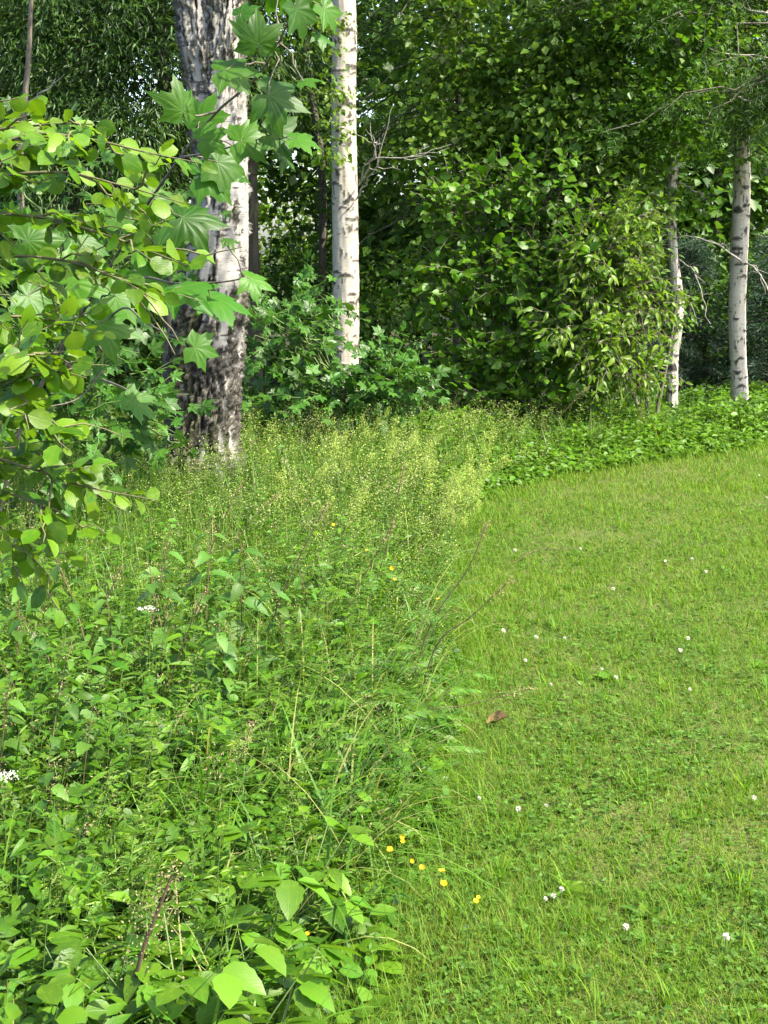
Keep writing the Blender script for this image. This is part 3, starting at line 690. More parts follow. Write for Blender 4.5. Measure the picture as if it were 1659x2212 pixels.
# ------------------------------------------------------------------ shrubs whose leaves can be told apart
def leaf_meshes(name, Ts, mat):
    out = []
    for T in Ts:
        mb = MB(); mb.add(T[0], T[1], T[2], (0, 0, 0)); out.append(mb.mesh(name, mat))
    return out
def put_leaves(root, pos, Rm, size, meshes, Ts, mat, nmax=300, name='leaf', mass='foliage', org=None, front=1.0, extra=None):
    """the leaves that show largest as objects, the rest as one part"""
    org = np.array(tuple(root.location)) if org is None else org
    px, py = proj(pos); vis = (px > -40) & (px < 1700) & (py > -40) & (py < 2250)
    score = size / pos[:, 1] ** (1 + front) * (vis + .001) * U(.8, 1.2, len(pos))
    order = np.argsort(-score); k = order[:nmax]; rest = order[nmax:]
    for i_ in k:
        link(name, meshes[i_ % len(meshes)], root, M4(pos[i_] - org, Rm[i_], float(size[i_])))
    if len(rest):
        mb = MB()
        for q, T in enumerate(Ts):
            r_ = rest[rest % len(Ts) == q]
            if len(r_): mb.inst(T, pos[r_], Rm[r_], size[r_])
        o = link(mass, mb.mesh(mass, mat, org), root); o['kind'] = 'stuff'
def along(path, spacing, size, normal=(.3, -.4, .75), nj=.5, fan=.9, fwd=.55, droop=.25, pet=.0, start=.0):
    P = np.array([tuple(p) for p in path], float); seg = np.linalg.norm(np.diff(P, axis=0), axis=1); cum = np.concatenate([[0], np.cumsum(seg)]); L = cum[-1]
    s = np.arange(L * start + spacing * .5, L + 1e-6, spacing); s = s + R.normal(0, spacing * .2, len(s)); s = np.clip(s, 0, L)
    if len(s) == 0: return np.zeros((0, 3)), np.zeros((0, 3, 3)), np.zeros(0)
    pos = np.stack([np.interp(s, cum, P[:, a]) for a in range(3)], 1); tan = nrm(np.stack([np.interp(np.minimum(s + .02, L), cum, P[:, a]) - np.interp(np.maximum(s - .02, 0), cum, P[:, a]) for a in range(3)], 1))
    nv = np.tile(np.asarray(normal, float), (len(s), 1)) + R.normal(0, nj, (len(s), 3)); sd_ = nrm(np.cross(tan, np.tile((0, 0, 1.), (len(s), 1)) + .3 * nv))
    sg = np.where(np.arange(len(s)) % 2, 1, -1)[:, None]; d = tan * fwd + sd_ * sg * fan + np.array((0, 0, -droop)) + R.normal(0, .3, (len(s), 3))
    d[-1] = tan[-1] + R.normal(0, .1, 3)
    return pos + nrm(d) * pet, frames(d, nv), size * U(.55, 1.3, len(s)) * (1 - .35 * (s / L) ** 3)
def cat3(parts):
    return np.concatenate([p[0] for p in parts]), np.concatenate([p[1] for p in parts]), np.concatenate([p[2] for p in parts])

ALDER_T = [leaf_T(.80, 7, .10, .12, .50, .04, .62), leaf_T(.72, 7, .20, .22, .47, .05, .65), leaf_T(.86, 7, .05, .05, .52, .04, .6, .02), leaf_T(.76, 7, -.10, .28, .5, .05, .62)]
MAPLE_T = [maple_T(.25, .3, 1, .03), maple_T(.5, .15, 2, .05), maple_T(.1, .55, 3, .02), maple_T(-.15, .35, 4, .04)]
BIGMAPLE_T = [maple_T(.35, .4, 1, .012, True), maple_T(.6, .25, 2, .02, True), maple_T(.15, .75, 3, .01, True), maple_T(-.25, .5, 4, .015, True), maple_T(.8, .5, 5, .012, True)]
HAZEL_T = [leaf_T(.72, 6, .12, .2, .5, .06, .7), leaf_T(.66, 6, .2, .32, .46, .06, .75), leaf_T(.74, 6, -.05, .12, .5, .06, .7)]
CHERRY_T = [leaf_T(.42, 5, .2, .35, .45, .0, .8), leaf_T(.38, 5, .1, .5, .42, .0, .8)]
NETTLE_T = [leaf_T(.55, 9, .12, .3, .33, .10, .9), leaf_T(.5, 9, .22, .45, .33, .10, .9)]
ELDER_T = [leaf_T(.60, 9, .10, .22, .36, .06, .8), leaf_T(.52, 9, .18, .35, .36, .06, .85), leaf_T(.66, 9, .03, .12, .38, .06, .8)]

# ---- grey alder reaching in from the left
def build_alder():
    b = Vector((-1.45, 3.5, 0)); t = thing('alder_shrub', 'grey alder shrub with round sunlit leaves reaching in from the left', 'shrub', b)
    main = [
        [(-260, 470, 3.5), (-80, 350, 3.35), (60, 292, 3.3), (190, 300, 3.22), (320, 330, 3.15), (432, 352, 3.1)],
        [(-240, 430, 3.7), (-60, 300, 3.6), (90, 270, 3.5), (200, 268, 3.4)],
        [(-240, 300, 3.5), (-100, 240, 3.45), (40, 212, 3.4)],
        [(-240, 520, 3.3), (-60, 400, 3.2), (120, 372, 3.15), (260, 400, 3.1), (400, 440, 3.05)],
        [(-250, 560, 3.4), (-60, 470, 3.25), (90, 470, 3.15), (220, 505, 3.05), (330, 545, 3.0), (415, 578, 2.95)],
        [(-250, 620, 3.5), (-40, 560, 3.4), (120, 560, 3.3), (250, 600, 3.2), (340, 650, 3.15)],
        [(-230, 880, 3.1), (-70, 800, 3.0), (30, 772, 2.95), (140, 760, 2.9)],
        [(-230, 900, 3.1), (-70, 840, 3.0), (20, 820, 2.95), (95, 810, 2.9)],
        [(-240, 950, 3.1), (-60, 900, 3.0), (40, 890, 2.95), (140, 930, 2.9)],
        [(-240, 1020, 3.2), (-60, 985, 3.1), (60, 1010, 3.0), (180, 1050, 2.95), (345, 1082, 2.9)],
        [(-240, 1080, 3.2), (-60, 1050, 3.1), (60, 1080, 3.0), (120, 1110, 2.95)],
        [(-240, 1150, 3.3), (-60, 1120, 3.2), (40, 1160, 3.1), (150, 1200, 3.0)],
        [(-240, 760, 3.8), (-40, 690, 3.8), (100, 690, 3.8), (220, 720, 3.8)],
        [(-240, 640, 3.9), (0, 600, 3.9), (150, 640, 3.8)],
    ]
    st = MB(); parts = []
    for m in main:
        P = catmull([b + Vector((U(-.1, .1), U(-.15, .15), .15))] + [at(*q) for q in m], 40); 
        near = P[6:]
        st.tube(P, np.linspace(.0065, .0012, 40), 6)
        parts.append(along(near, .024, .062, start=.1, pet=.012, nj=.65, fwd=.9))
        for k in range(7):
            i_ = R.integers(12, 36); tn = nrm(P[i_ + 2] - P[i_ - 2]); d = nrm(tn * .8 + R.normal(0, .5, 3) + np.array((.1, -.1, -.05))); Lw = U(.10, .24)
            tw = wiggly(P[i_], P[i_] + d * Lw, 6, .04); st.tube(tw, np.linspace(.003, .001, 6), 5); parts.append(along(tw, .028, .054, pet=.010, start=.1, nj=.65, fwd=.9))
    link('stem', st.mesh('stem', MT['stem_green'], b), t)
    pos, Rm, sz = cat3(parts); ms = leaf_meshes('leaf', ALDER_T, MT['alder'])
    px, py = proj(pos); lim = np.interp(py, [0, 620, 690, 980, 1040, 1110, 1180, 1300], [445, 445, 175, 165, 300, 345, 190, 150]); ok = (px < lim) | (pos[:, 1] > 3.7); pos, Rm, sz = pos[ok], Rm[ok], sz[ok]
    put_leaves(t, pos, Rm, sz, ms, ALDER_T, MT['alder'])
build_alder()

# ---- maple sapling with big lobed leaves before the birch
def img_frame(ang, tilt, roll, px=830, py=1106):
    """leaf frame: direction given as clock angle in the picture (0 up, 90 right), facing the camera and tipped back by tilt"""
    v = np.array(ray(px, py).normalized()); right = nrm(np.cross(v, (0, 0, 1.))); up = np.cross(right, v)
    a = math.radians(ang); d = math.sin(a) * right + math.cos(a) * up
    n = -v * math.cos(tilt) + np.array((0, 0, 1.)) * math.sin(tilt) + right * roll
    return frames(d[None], n[None])[0]
def build_maple():
    b = Vector((-1.5, 4.9, 0)); t = thing('maple_sapling', 'maple sapling with big lobed leaves hanging before the old birch trunk', 'maple', b)
    L = [(655, 175, 70, 60, 3.5, .9), (690, 75, 120, 62, 3.4, .7), (640, 300, 95, 80, 3.5, .9), (700, 20, 140, 70, 3.4, .4), (610, 330, 130, 70, 3.6, 1.0), (487, 153, 95, 105, 3.5, .5), (580, 205, 100, 120, 3.45, .4), (556, 95, 5, 90, 3.5, .3), (641, 20, 150, 100, 3.3, .9), (395, 240, -8, 92, 3.7, .4), (432, 262, 25, 105, 3.9, .9), (440, 300, 72, 90, 3.6, .5),
         (520, 305, 85, 115, 3.6, .6), (590, 292, 102, 105, 3.55, .8), (378, 622, 82, 150, 3.4, .85), (455, 642, 92, 135, 3.45, 1.0), (540, 602, 100, 85, 3.3, .9), (420, 750, 112, 92, 3.3, .5), (286, 868, 130, 90, 3.6, .5),
         (488, 517, 88, 45, 3.3, .9), (300, 590, 125, 140, 4.2, .5), (215, 700, 110, 140, 4.3, .6), (150, 610, 60, 125, 4.4, .5), (255, 470, 100, 120, 4.2, .6), (395, 470, 95, 120, 4.1, .6), (440, 380, 95, 115, 3.9, .7),
         (340, 540, 80, 110, 4.2, .8), (470, 350, 105, 120, 3.9, .6), (250, 640, 95, 130, 4.6, .4), (330, 430, 120, 100, 4.4, .6),
         (520, 30, 60, 70, 3.8, .8), (650, -30, 160, 95, 3.4, .5), (600, -20, 200, 85, 3.6, .5), (60, 640, 110, 120, 4.6, .5), (60, 520, 80, 120, 4.7, .5), (170, 520, 100, 120, 4.7, .5)]
    boughs = [[(20, 1000, 4.85), (130, 760, 4.7), (225, 600, 4.5), (300, 470, 4.2), (390, 340, 3.95), (470, 240, 3.8), (560, 160, 3.65), (630, 30, 3.45), (660, -120, 3.4)], [(220, 700, 4.55), (270, 665, 4.1), (320, 700, 3.7), (415, 745, 3.35)], [(225, 640, 4.5), (300, 600, 4.1), (380, 612, 3.6), (470, 610, 3.4), (535, 600, 3.3)],
              [(222, 760, 4.6), (180, 700, 4.5), (110, 640, 4.6), (40, 560, 4.7)], [(222, 820, 4.65), (270, 840, 4.2), (285, 860, 3.7)], [(222, 800, 4.65), (170, 860, 4.65), (100, 880, 4.6)], [(390, 340, 3.95), (450, 330, 3.75), (560, 300, 3.6)], [(470, 240, 3.8), (430, 250, 3.8), (398, 245, 3.75)]]
    st = MB(); BP = []
    for k, q in enumerate(boughs):
        pts = [at(*p) for p in q]
        if k == 0: pts = [b] + pts
        P = catmull(pts, 26); BP.append(P); st.tube(P, np.linspace(  .0075 if k == 0 else .004, .0016, 26), 7)
    BP = np.concatenate(BP); pos, Rms, size = [], [], []
    for (px, py, ang, s, Y, tilt) in L:
        p = np.array(at(px, py, Y)); pos.append(p); Rms.append(img_frame(ang + U(-12, 12), tilt + U(-.3, .4), U(-.3, .7), px, py)); size.append(s * Y / FPX * 1.25 * U(.8, 1.12))
        j = BP[np.argmin(np.linalg.norm(BP - p, axis=1))]; st.tube(wiggly(j, p, 6, .03, .05), np.linspace(.0022, .0013, 6), 5)
    link('stem', st.mesh('stem', MT['twig'], b), t)
    put_leaves(t, np.array(pos), np.array(Rms), np.array(size), leaf_meshes('leaf', BIGMAPLE_T, MT['maple']), BIGMAPLE_T, MT['maple'], 120)
build_maple()

def bush(root, b, stems, cens, nleaf_twig, size, Ts, mat, twig_len, twig_mat='twig', nmax=300, normal=(.35, -.45, .7), spacing=.05, front=1.0, droop=.3, fan=.9):
    """stems: list of paths; cens: (centre, radii, twigs) leafy twigs grown through those volumes"""
    st = MB(); parts = []
    for s in stems: st.tube(catmull(s, 20), np.linspace(.022, .007, 20), 7)
    base = np.array(tuple(b))
    for c, r_, n in cens:
        cc = np.array(tuple(c)); P = clumps(c, r_, n, .3)
        for p in P:
            if p[2] < .1: continue
            o = p - cc; d = nrm(o / np.array(r_) + R.normal(0, .5, 3) + np.array((.15, -.25, .1))); tw = wiggly(p, p + d * twig_len * U(.6, 1.3), 5, .04, .04); st.tube(tw, np.linspace(.004, .0015, 5), 4)
            parts.append(along(tw, spacing, size, normal=normal, droop=droop, fan=fan))
        for p in P[::max(1, n // 7)]: st.tube(wiggly((cc[0] + (base[0] - cc[0]) * .6, cc[1] + (base[1] - cc[1]) * .6, max(.1, cc[2] - r_[2] * .9)), p, 7, .05, .05), np.linspace(.009, .003, 7), 5)
    link('stem', st.mesh('stem', MT[twig_mat], b), root)
    pos, Rm, sz = cat3(parts); ok = pos[:, 2] > .03
    put_leaves(root, pos[ok], Rm[ok], sz[ok], leaf_meshes('leaf', Ts, mat), Ts, mat, nmax, front=front)

def build_bushes():
    # hazel / sallow bush in the middle right
    b = Vector((1.35, 12.9, 0)); t = thing('hazel_shrub', 'large rounded hazel shrub in the middle, dark inside with lit leaf tips', 'shrub', b)
    bush(t, b, [[b, b + Vector((-.3, .0, 1)), b + Vector((-.6, -.2, 2.2))], [b, b + Vector((.1, -.1, 1.1)), b + Vector((.2, -.3, 2.3))], [b, b + Vector((-.1, .2, 1)), b + Vector((-.9, .1, 1.8))], [b, b + Vector((.4, -.2, .8)), b + Vector((.7, -.6, 1.5))]],
         [(at(1020, 450, 12.7), (.55, .5, .35), 140), (at(1180, 420, 12.6), (.6, .5, .4), 170), (at(1100, 600, 12.5), (.75, .6, .45), 230), (at(1270, 560, 12.2), (.55, .55, .5), 210), (at(950, 620, 12.8), (.5, .4, .45), 70), (at(1230, 740, 12.0), (.6, .5, .4), 180), (at(1080, 780, 12.4), (.6, .5, .35), 150), (at(1320, 480, 12.6), (.35, .4, .35), 90), (at(1160, 880, 12.0), (.7, .4, .2), 90), (at(1010, 840, 12.4), (.5, .4, .3), 70)],
         5, .092, HAZEL_T, MT['hazel'], .26, spacing=.062)
    # bird cherry: yellow green pointed leaves on the right flank
    b = Vector((2.35, 12.3, 0)); t = thing('bird_cherry_shrub', 'yellow green bird cherry shrub with pointed leaves left of the thin trunk', 'shrub', b)
    bush(t, b, [[b, b + Vector((-.1, .0, .8)), b + Vector((-.2, -.2, 1.9))], [b, b + Vector((.1, -.1, .7)), b + Vector((.15, -.2, 1.3))], [b, b + Vector((-.3, -.1, .7)), b + Vector((-.5, -.4, 1.3))]],
         [(at(1340, 640, 11.9), (.42, .35, .38), 150), (at(1345, 500, 12.0), (.30, .3, .32), 90), (at(1310, 760, 11.7), (.42, .35, .28), 110), (at(1290, 560, 11.8), (.35, .3, .3), 80), (at(1395, 800, 11.8), (.2, .3, .22), 26), (at(1240, 690, 11.6), (.3, .25, .25), 30)],
         5, .085, CHERRY_T, MT['cherry'], .28, spacing=.05, droop=.45)
    # dark maple undergrowth before the middle birch
    b = Vector((-.15, 11.6, 0)); t = thing('maple_undergrowth', 'dark maple undergrowth around the foot of the slim middle birch', 'maple', b)
    bush(t, b, [[b, b + Vector((-.3, .0, .6)), b + Vector((-.6, -.1, 1.2))], [b, b + Vector((.1, -.1, .5)), b + Vector((.3, -.2, .9))]],
         [(at(620, 730, 11.3), (.4, .4, .35), 50), (at(720, 865, 11.0), (.45, .4, .20), 60), (at(850, 820, 10.9), (.35, .3, .25), 50), (at(590, 860, 11.2), (.3, .3, .25), 36), (at(650, 650, 11.8), (.35, .3, .25), 26), (at(760, 860, 11.3), (.25, .25, .16), 26)],
         5, .135, MAPLE_T, MT['maple_dark'], .32, 'stem', 220, spacing=.085)
    # dark maple left of the old birch
    b = Vector((-1.75, 8.0, 0)); t = thing('maple_undergrowth', 'dark maple undergrowth left of the old birch trunk', 'maple', b)
    bush(t, b, [[b, b + Vector((.1, .0, .6)), b + Vector((.2, -.1, 1.3))], [b, b + Vector((-.3, -.1, .7)), b + Vector((-.5, -.2, 1.4))]],
         [(at(290, 900, 7.9), (.28, .3, .25), 34), (at(180, 800, 7.6), (.35, .35, .4), 44), (at(60, 650, 7.6), (.4, .35, .5), 44), (at(230, 650, 8.2), (.35, .35, .4), 36), (at(90, 950, 7.4), (.4, .3, .3), 34), (at(310, 480, 8.5), (.35, .3, .35), 30), (at(80, 420, 8.3), (.5, .3, .4), 36)],
         5, .13, MAPLE_T, MT['maple_dark'], .3, 'stem', 260, spacing=.10)
    # bright foliage glimpsed to the right of the old birch
    b = Vector((-2.2, 27.0, 0)); t = thing('sunlit_shrub', 'small sunlit yellow green shrub seen far behind between the two left birches', 'shrub', b)
    st = MB(); st.tube([b, b + Vector((0, 0, 1)), b + Vector((.1, 0, 2.2))], [.03, .02, .01], 6); link('stem', st.mesh('stem', MT['twig'], b), t)
    mb = MB(); crown(mb, at(620, 430, 27), (1.3, .9, 1.0), 70, 24, .35, T_DIA_W, .12); crown(mb, at(640, 150, 27), (1.2, .9, 1.3), 60, 24, .35, T_DIA_W, .12); crown(mb, at(830, 480, 27), (.7, .6, .7), 24, 20, .3, T_DIA_W, .12); link('crown', mb.mesh('crown', MT['cherry'], b), t)
build_bushes()

# ------------------------------------------------------------------ meadow of tall grass and herbs (left of the lawn edge)
def is_meadow(P, d=0.0): return edge_dist(P) < -d
def stems_lean(n, h, lean=.18, to=(.25, -.05)):
    """tips of leaning stems; the meadow leans a little towards the light at the right"""
    a = U(0, 6.283, n); l = np.abs(R.normal(0, lean, n))
    return np.stack([np.cos(a) * l * h + to[0] * h * U(.2, 1.2, n), np.sin(a) * l * h + to[1] * h, h], 1)
def quad_stems(mb, base, tip, r, C=None):
    """thin three sided straight-ish stems with one bend"""
    base, tip = np.asarray(base), np.asarray(tip); N = len(base); mid = base * .45 + tip * .55; mid[:, 2] += .06 * (tip[:, 2] - base[:, 2])
    th = np.arange(3) * 2.094; ring = np.stack([np.cos(th), np.sin(th), np.zeros(3)], 1)
    V = np.concatenate([base[:, None] + ring[None] * r, mid[:, None] + ring[None] * r * .8, tip[:, None] + ring[None] * r * .35], 1)
    f = []
    for lv in (0, 3):
        for k in range(3): a, b = lv + k, lv + (k + 1) % 3; f += [(a, b, b + 3), (a, b + 3, a + 3)]
    F = np.array(f)[None] + (np.arange(N) * 9)[:, None, None]
    if C is None: C = np.stack([R.random(N), R.random(N), np.zeros(N)], 1)
    mb.add(V, F, None, np.repeat(C, 9, 0)); return mid
def bend_at(base, mid, tip, t):
    t = t[..., None]; return (1 - t) ** 2 * base + 2 * t * (1 - t) * mid + t * t * tip

def build_meadow():
    # ---- grasses
    mb = MB()
    P = scatter(62000, 2.2, 12.5, .55, 1.15, .25, lambda P: is_meadow(P, -.06)); n = len(P); ed = -edge_dist(P); pn = noise2(P, .9, 4.0)
    rim = np.clip(ed / .5, .25, 1)
    L = U(.16, .46, n) * (.4 + .5 * pn + .6 * noise2(P, 2.4, 41.0)) * rim; far = P[:, 1] > 7.0; L[far] *= 1.05; L[P[:, 1] < 4.6] *= .7; k_ = R.random(n) < np.where(P[:, 1] < 4.2, .55, .95); P, L, pn, far, ed = P[k_], L[k_], pn[k_], far[k_], ed[k_]; n = len(P)
    w = np.clip(P[:, 1] * .0007, .003, .006) * U(.7, 1.5, n)
    dry = np.where(R.random(n) < .04, U(.5, 1, n), 0) + np.where(far, U(0, .1, n), 0)
    C = np.stack([np.clip(pn * .5 + np.where(far, .45, .1) + U(-.1, .25, n), 0, .99), R.random(n), np.clip(dry, 0, 1)], 1)
    az = R.normal(-.3, 1.6, n)
    blades(mb, P, L, az, U(.0, .5, n), U(.1, 1.9, n) ** 1.2, w, 3, C)
    P = scatter(2600, 3.2, 7.0, .8, 1.0, 0, lambda P: is_meadow(P, .05)); px, py = proj(P); P = P[R.random(len(P)) < np.exp(-((px - 760) / 300) ** 2)]; n = len(P)
    blades(mb, P, U(.3, .6, n), R.normal(0, 1.5, n), U(.1, .4, n), U(1.0, 2.4, n), U(.004, .008, n), 6, np.stack([R.random(n), R.random(n), np.where(R.random(n) < .25, U(.4, .9, n), 0)], 1))
    tag(link('meadow_grass', mb.mesh('meadow_grass', MT['meadow'])), 'tall tangled meadow grass left of the mown lawn', 'grass', kind='stuff')

    # ---- small leafy herbs filling the layer below
    lf, st = MB(), MB()
    P = scatter(10500, 2.15, 12.5, .45, 1.15, .25, lambda P: is_meadow(P, .0)); P = P[R.random(len(P)) < np.clip(1.35 - .14 * P[:, 1], .4, 1)]; n = len(P); ed = -edge_dist(P)
    h = U(.06, .30, n) * np.clip(ed / .4, .35, 1) * np.where((P[:, 1] < 5.6) & (P[:, 0] < -.2), .75, 1); h = h * (.35 + 1.3 * noise2(P, 2.6, 21.0)); tip = P + stems_lean(n, h, .35); mid = quad_stems(st, P, tip, .0014)
    K = 7; t = np.tile(np.linspace(.3, 1, K), (n, 1)); Q = bend_at(P[:, None], mid[:, None], tip[:, None], t).reshape(-1, 3)
    a = (U(0, 6.283, n)[:, None] + np.arange(K) * 2.4).ravel(); d = np.stack([np.cos(a), np.sin(a), U(-.35, .5, n * K)], 1)
    nv = np.stack([.25 + R.normal(0, .3, n * K), -.2 + R.normal(0, .3, n * K), np.full(n * K, .9)], 1)
    sz = np.repeat(U(.028, .080, n) * np.where(P[:, 1] < 5, U(.9, 1.6, n), 1), K) * U(.6, 1.2, n * K) * np.tile(np.linspace(1.15, .6, K), n); kind = np.repeat(R.integers(0, 3, n), K)
    C = np.stack([np.repeat(R.random(n), K) * .7 + R.random(n * K) * .29, R.random(n * K), np.zeros(n * K)], 1)
    farq = Q[:, 1] > 5.2
    for q, (T, T2) in enumerate(((leaf_T(.55, 4, .12, .2, .42), T_DIA), (leaf_T(.32, 4, .15, .3, .4), diamond_T(.32, .05, .2)), (leaf_T(.75, 4, .1, .15, .5, 0, .7), T_DIA_W))):
        for kq, TT in (((kind == q) & ~farq, T), ((kind == q) & farq, T2)): lf.inst(TT, Q[kq], frames(d[kq], nv[kq]), sz[kq], C[kq])
    P = scatter(1050, 2.3, 6.5, .7, 1.12, .15, lambda P: is_meadow(P, .1)); n = len(P); h = U(.16, .42, n) * np.clip(-edge_dist(P) / .4, .4, 1) * np.where(P[:, 1] < 3.6, .7, 1); h = h * (.4 + 1.2 * noise2(P, 2.2, 31.0)); tip = P + stems_lean(n, h, .25); mid = quad_stems(st, P, tip, .0016)
    K = 11; t = np.tile(np.linspace(.25, 1, K), (n, 1)); Q = bend_at(P[:, None], mid[:, None], tip[:, None], t).reshape(-1, 3); N = n * K; a = (U(0, 6.283, n)[:, None] + np.arange(K) * 2.4).ravel(); d = np.stack([np.cos(a), np.sin(a), U(-.3, .8, N)], 1)
    nv = np.stack([R.normal(.2, .35, N), R.normal(-.2, .35, N), np.full(N, .9)], 1); sz = np.repeat(U(.05, .14, n), K) * np.tile(np.linspace(1.1, .5, K), n) * U(.7, 1.2, N); C = np.stack([np.repeat(R.random(n), K) * .7 + R.random(N) * .29, R.random(N), np.zeros(N)], 1); kk = np.repeat(R.random(n) < .5, K)
    lf.inst(leaf_T(.20, 4, .15, .35, .4), Q[kk], frames(d[kk], nv[kk]), sz[kk], C[kk]); lf.inst(leaf_T(.42, 5, .14, .3, .36, .07), Q[~kk], frames(d[~kk], nv[~kk]), sz[~kk] * .85, C[~kk])
    tag(link('meadow_herbs', lf.mesh('meadow_herbs', MT['herb'])), 'mass of small green herb leaves under the meadow grass', 'herbs', kind='stuff')
    n = 900; P = scatter(n, 2.2, 4.0, .8, 1.1, .1, lambda P: is_meadow(P, .12)); n = len(P); gb = MB()
    blades(gb, P, U(.22, .46, n), R.normal(.2, 1.7, n), U(.05, .4, n), U(.5, 2.0, n), U(.004, .011, n), 6, np.stack([R.random(n) * .7, R.random(n), np.where(R.random(n) < .06, .8, 0)], 1))
    tag(link('broad_grass', gb.mesh('broad_grass', MT['meadow'])), 'broad arching grass blades among the leaves at lower left', 'grass', kind='stuff')
    # ---- feathery fine leaved herbs (yarrow, bedstraw): thin stems, whorls, cream froth
    fr = MB(); P = scatter(4600, 2.3, 12.0, .9, 1.12, .2, lambda P: is_meadow(P, .05)); pn = noise2(P, .8, 7.7); px, py = proj(P)
    zone = np.exp(-((px - 760) / 420) ** 2) * np.clip((P[:, 1] - 4.6) / 2.4, 0, 1); keep = R.random(len(P)) < np.clip(.22 + .9 * zone * np.clip((pn - .3) * 2.6, .15, 1), 0, 1); P, zone, pn = P[keep], zone[keep], pn[keep]; n = len(P)
    h = U(.24, .50, n) * np.clip(-edge_dist(P) / .3, .55, 1); tip = P + stems_lean(n, h, .25, (.35, -.05)); mid = quad_stems(st, P, tip, .0012)
    K = 30; t = np.tile(np.linspace(.12, .95, K), (n, 1)); Q = bend_at(P[:, None], mid[:, None], tip[:, None], t).reshape(-1, 3); N = n * K
    a = U(0, 6.283, N); d = np.stack([np.cos(a), np.sin(a), U(0, .6, N)], 1)
    C = np.stack([np.clip(np.repeat(R.random(n), K) * .5 + .4 * R.random(N) + .1, 0, .99), R.random(N), np.clip(U(-.5, .2, N), 0, 1)], 1)
    lf2 = MB(); lf2.inst(T_DIA_N, Q, frames(d, rand_dirs(N, 1.0)), U(.018, .04, N), C)
    tag(link('feathery_herbs', lf2.mesh('feathery_herbs', MT['meadow'])), 'feathery fine leaves of bedstraw through the sunny meadow', 'herbs', kind='stuff')
    K = 60; t = 1 - np.abs(R.normal(0, .2, (n, K))); Q = bend_at(P[:, None], mid[:, None], tip[:, None], np.clip(t, .2, 1.04)); sp = (.045 * (1.1 - np.clip(t, .2, 1)))[..., None] + .012
    Q = (Q + R.normal(0, 1, Q.shape) * sp).reshape(-1, 3); N = len(Q); k = R.random(N) < np.repeat(np.clip(U(-.2, 1.1, n), .1, .8) * np.clip(zone * 1.6, .03, 1), K)
    C = np.stack([np.repeat(R.random(n), K) * .6 + R.random(N) * .39, R.random(N), np.where(np.repeat(R.random(n), K) < .2, .8, 0)], 1)
    fr.inst(diamond_T(.9, .1, 0), Q[k], frames(rand_dirs(N), rand_dirs(N, .8))[k], (U(.004, .009, N) * np.clip(Q[:, 1] / 7, .45, 1.2))[k], C[k])
    tag(link('bedstraw_flowers', fr.mesh('bedstraw_flowers', MT['froth'])), 'cream yellow froth of bedstraw flowers over the sunny meadow', 'flowers', kind='stuff')
    # ---- grass panicles
    pa = MB(); P = scatter(260, 3.0, 11.5, .9, 1.1, .1, lambda P: is_meadow(P, .1)); n = len(P); h = U(.35, .60, n) * np.where(P[:, 1] < 5, .8, 1); tip = P + stems_lean(n, h, .25, (.3, 0)); mid = quad_stems(st, P, tip, .0010)
    K = 34; t = U(.74, 1, (n, K)); Q = (bend_at(P[:, None], mid[:, None], tip[:, None], t) + R.normal(0, 1, (n, K, 3)) * (.018 * (1.15 - t))[..., None] * 4).reshape(-1, 3); N = n * K
    pa.inst(T_DIA_N, Q, frames(rand_dirs(N, .8), rand_dirs(N)), U(.007, .014, N))
    tag(link('grass_panicles', pa.mesh('grass_panicles', MT['panicle'])), 'straw coloured flowering grass heads above the meadow', 'grass', kind='stuff')
    tag(link('meadow_stems', st.mesh('meadow_stems', MT['stem'])), 'thin green stems of the small meadow herbs', 'herbs', kind='stuff')

    # ---- low leafy cover along the far lawn edge and under the trees
    lf = MB(); n = 5200
    u = R.random(n); E = np.array([(p.x, p.y) for p in EDGE[7:]]); cum = np.concatenate([[0], np.cumsum(np.linalg.norm(np.diff(E, axis=0), axis=1))]); s = u * cum[-1]
    ex, ey = np.interp(s, cum, E[:, 0]), np.interp(s, cum, E[:, 1]); back = np.abs(U(0, 1, n)) ** 1.0 * 2.6; P = np.stack([ex + U(-.15, .15, n) - back * .12, ey + back + U(-.05, .05, n), np.zeros(n)], 1)
    P = P[is_meadow(P, -.03)]; n = len(P); pn = noise2(P, 1.4, 1.3); h = (.08 + .32 * pn * np.clip(-edge_dist(P) / .5, .15, 1)) * U(.5, 1.15, n)
    K = 7; t = np.tile(np.linspace(.35, 1, K), (n, 1)); tip = P + stems_lean(n, h, .3, (.1, -.25)); mid = quad_stems(lf, P, tip, .002); Q = bend_at(P[:, None], mid[:, None], tip[:, None], t).reshape(-1, 3); N = n * K
    a = (U(0, 6.283, n)[:, None] + np.arange(K) * 2.4).ravel(); d = np.stack([np.cos(a), np.sin(a), U(-.4, .3, N)], 1); nv = np.stack([.2 + R.normal(0, .3, N), -.3 + R.normal(0, .3, N), np.full(N, .9)], 1)
    C = np.stack([np.clip(np.repeat(pn, K) * .6 + U(0, .5, N), 0, .99), R.random(N), np.zeros(N)], 1)
    k = R.random(N) < .5
    lf.inst(leaf_T(.6, 3, .12, .25, .42), Q[k], frames(d[k], nv[k]), U(.038, .08, N)[k], C[k]); lf.inst(diamond_T(.42, .06, .2), Q[~k], frames(d[~k], nv[~k]), U(.04, .08, N)[~k], C[~k])
    tag(link('edge_cover', lf.mesh('edge_cover', MT['herb'])), 'low leafy plants along the far lawn edge before the trees', 'ground cover', kind='stuff')
    # shaded floor plants further in
    lf = MB(); n = 5200; P = np.stack([U(-4.5, 5.5, n), U(10.3, 16, n), np.zeros(n)], 1); P = P[is_meadow(P, .6)]; n = len(P); h = U(.05, .3, n)
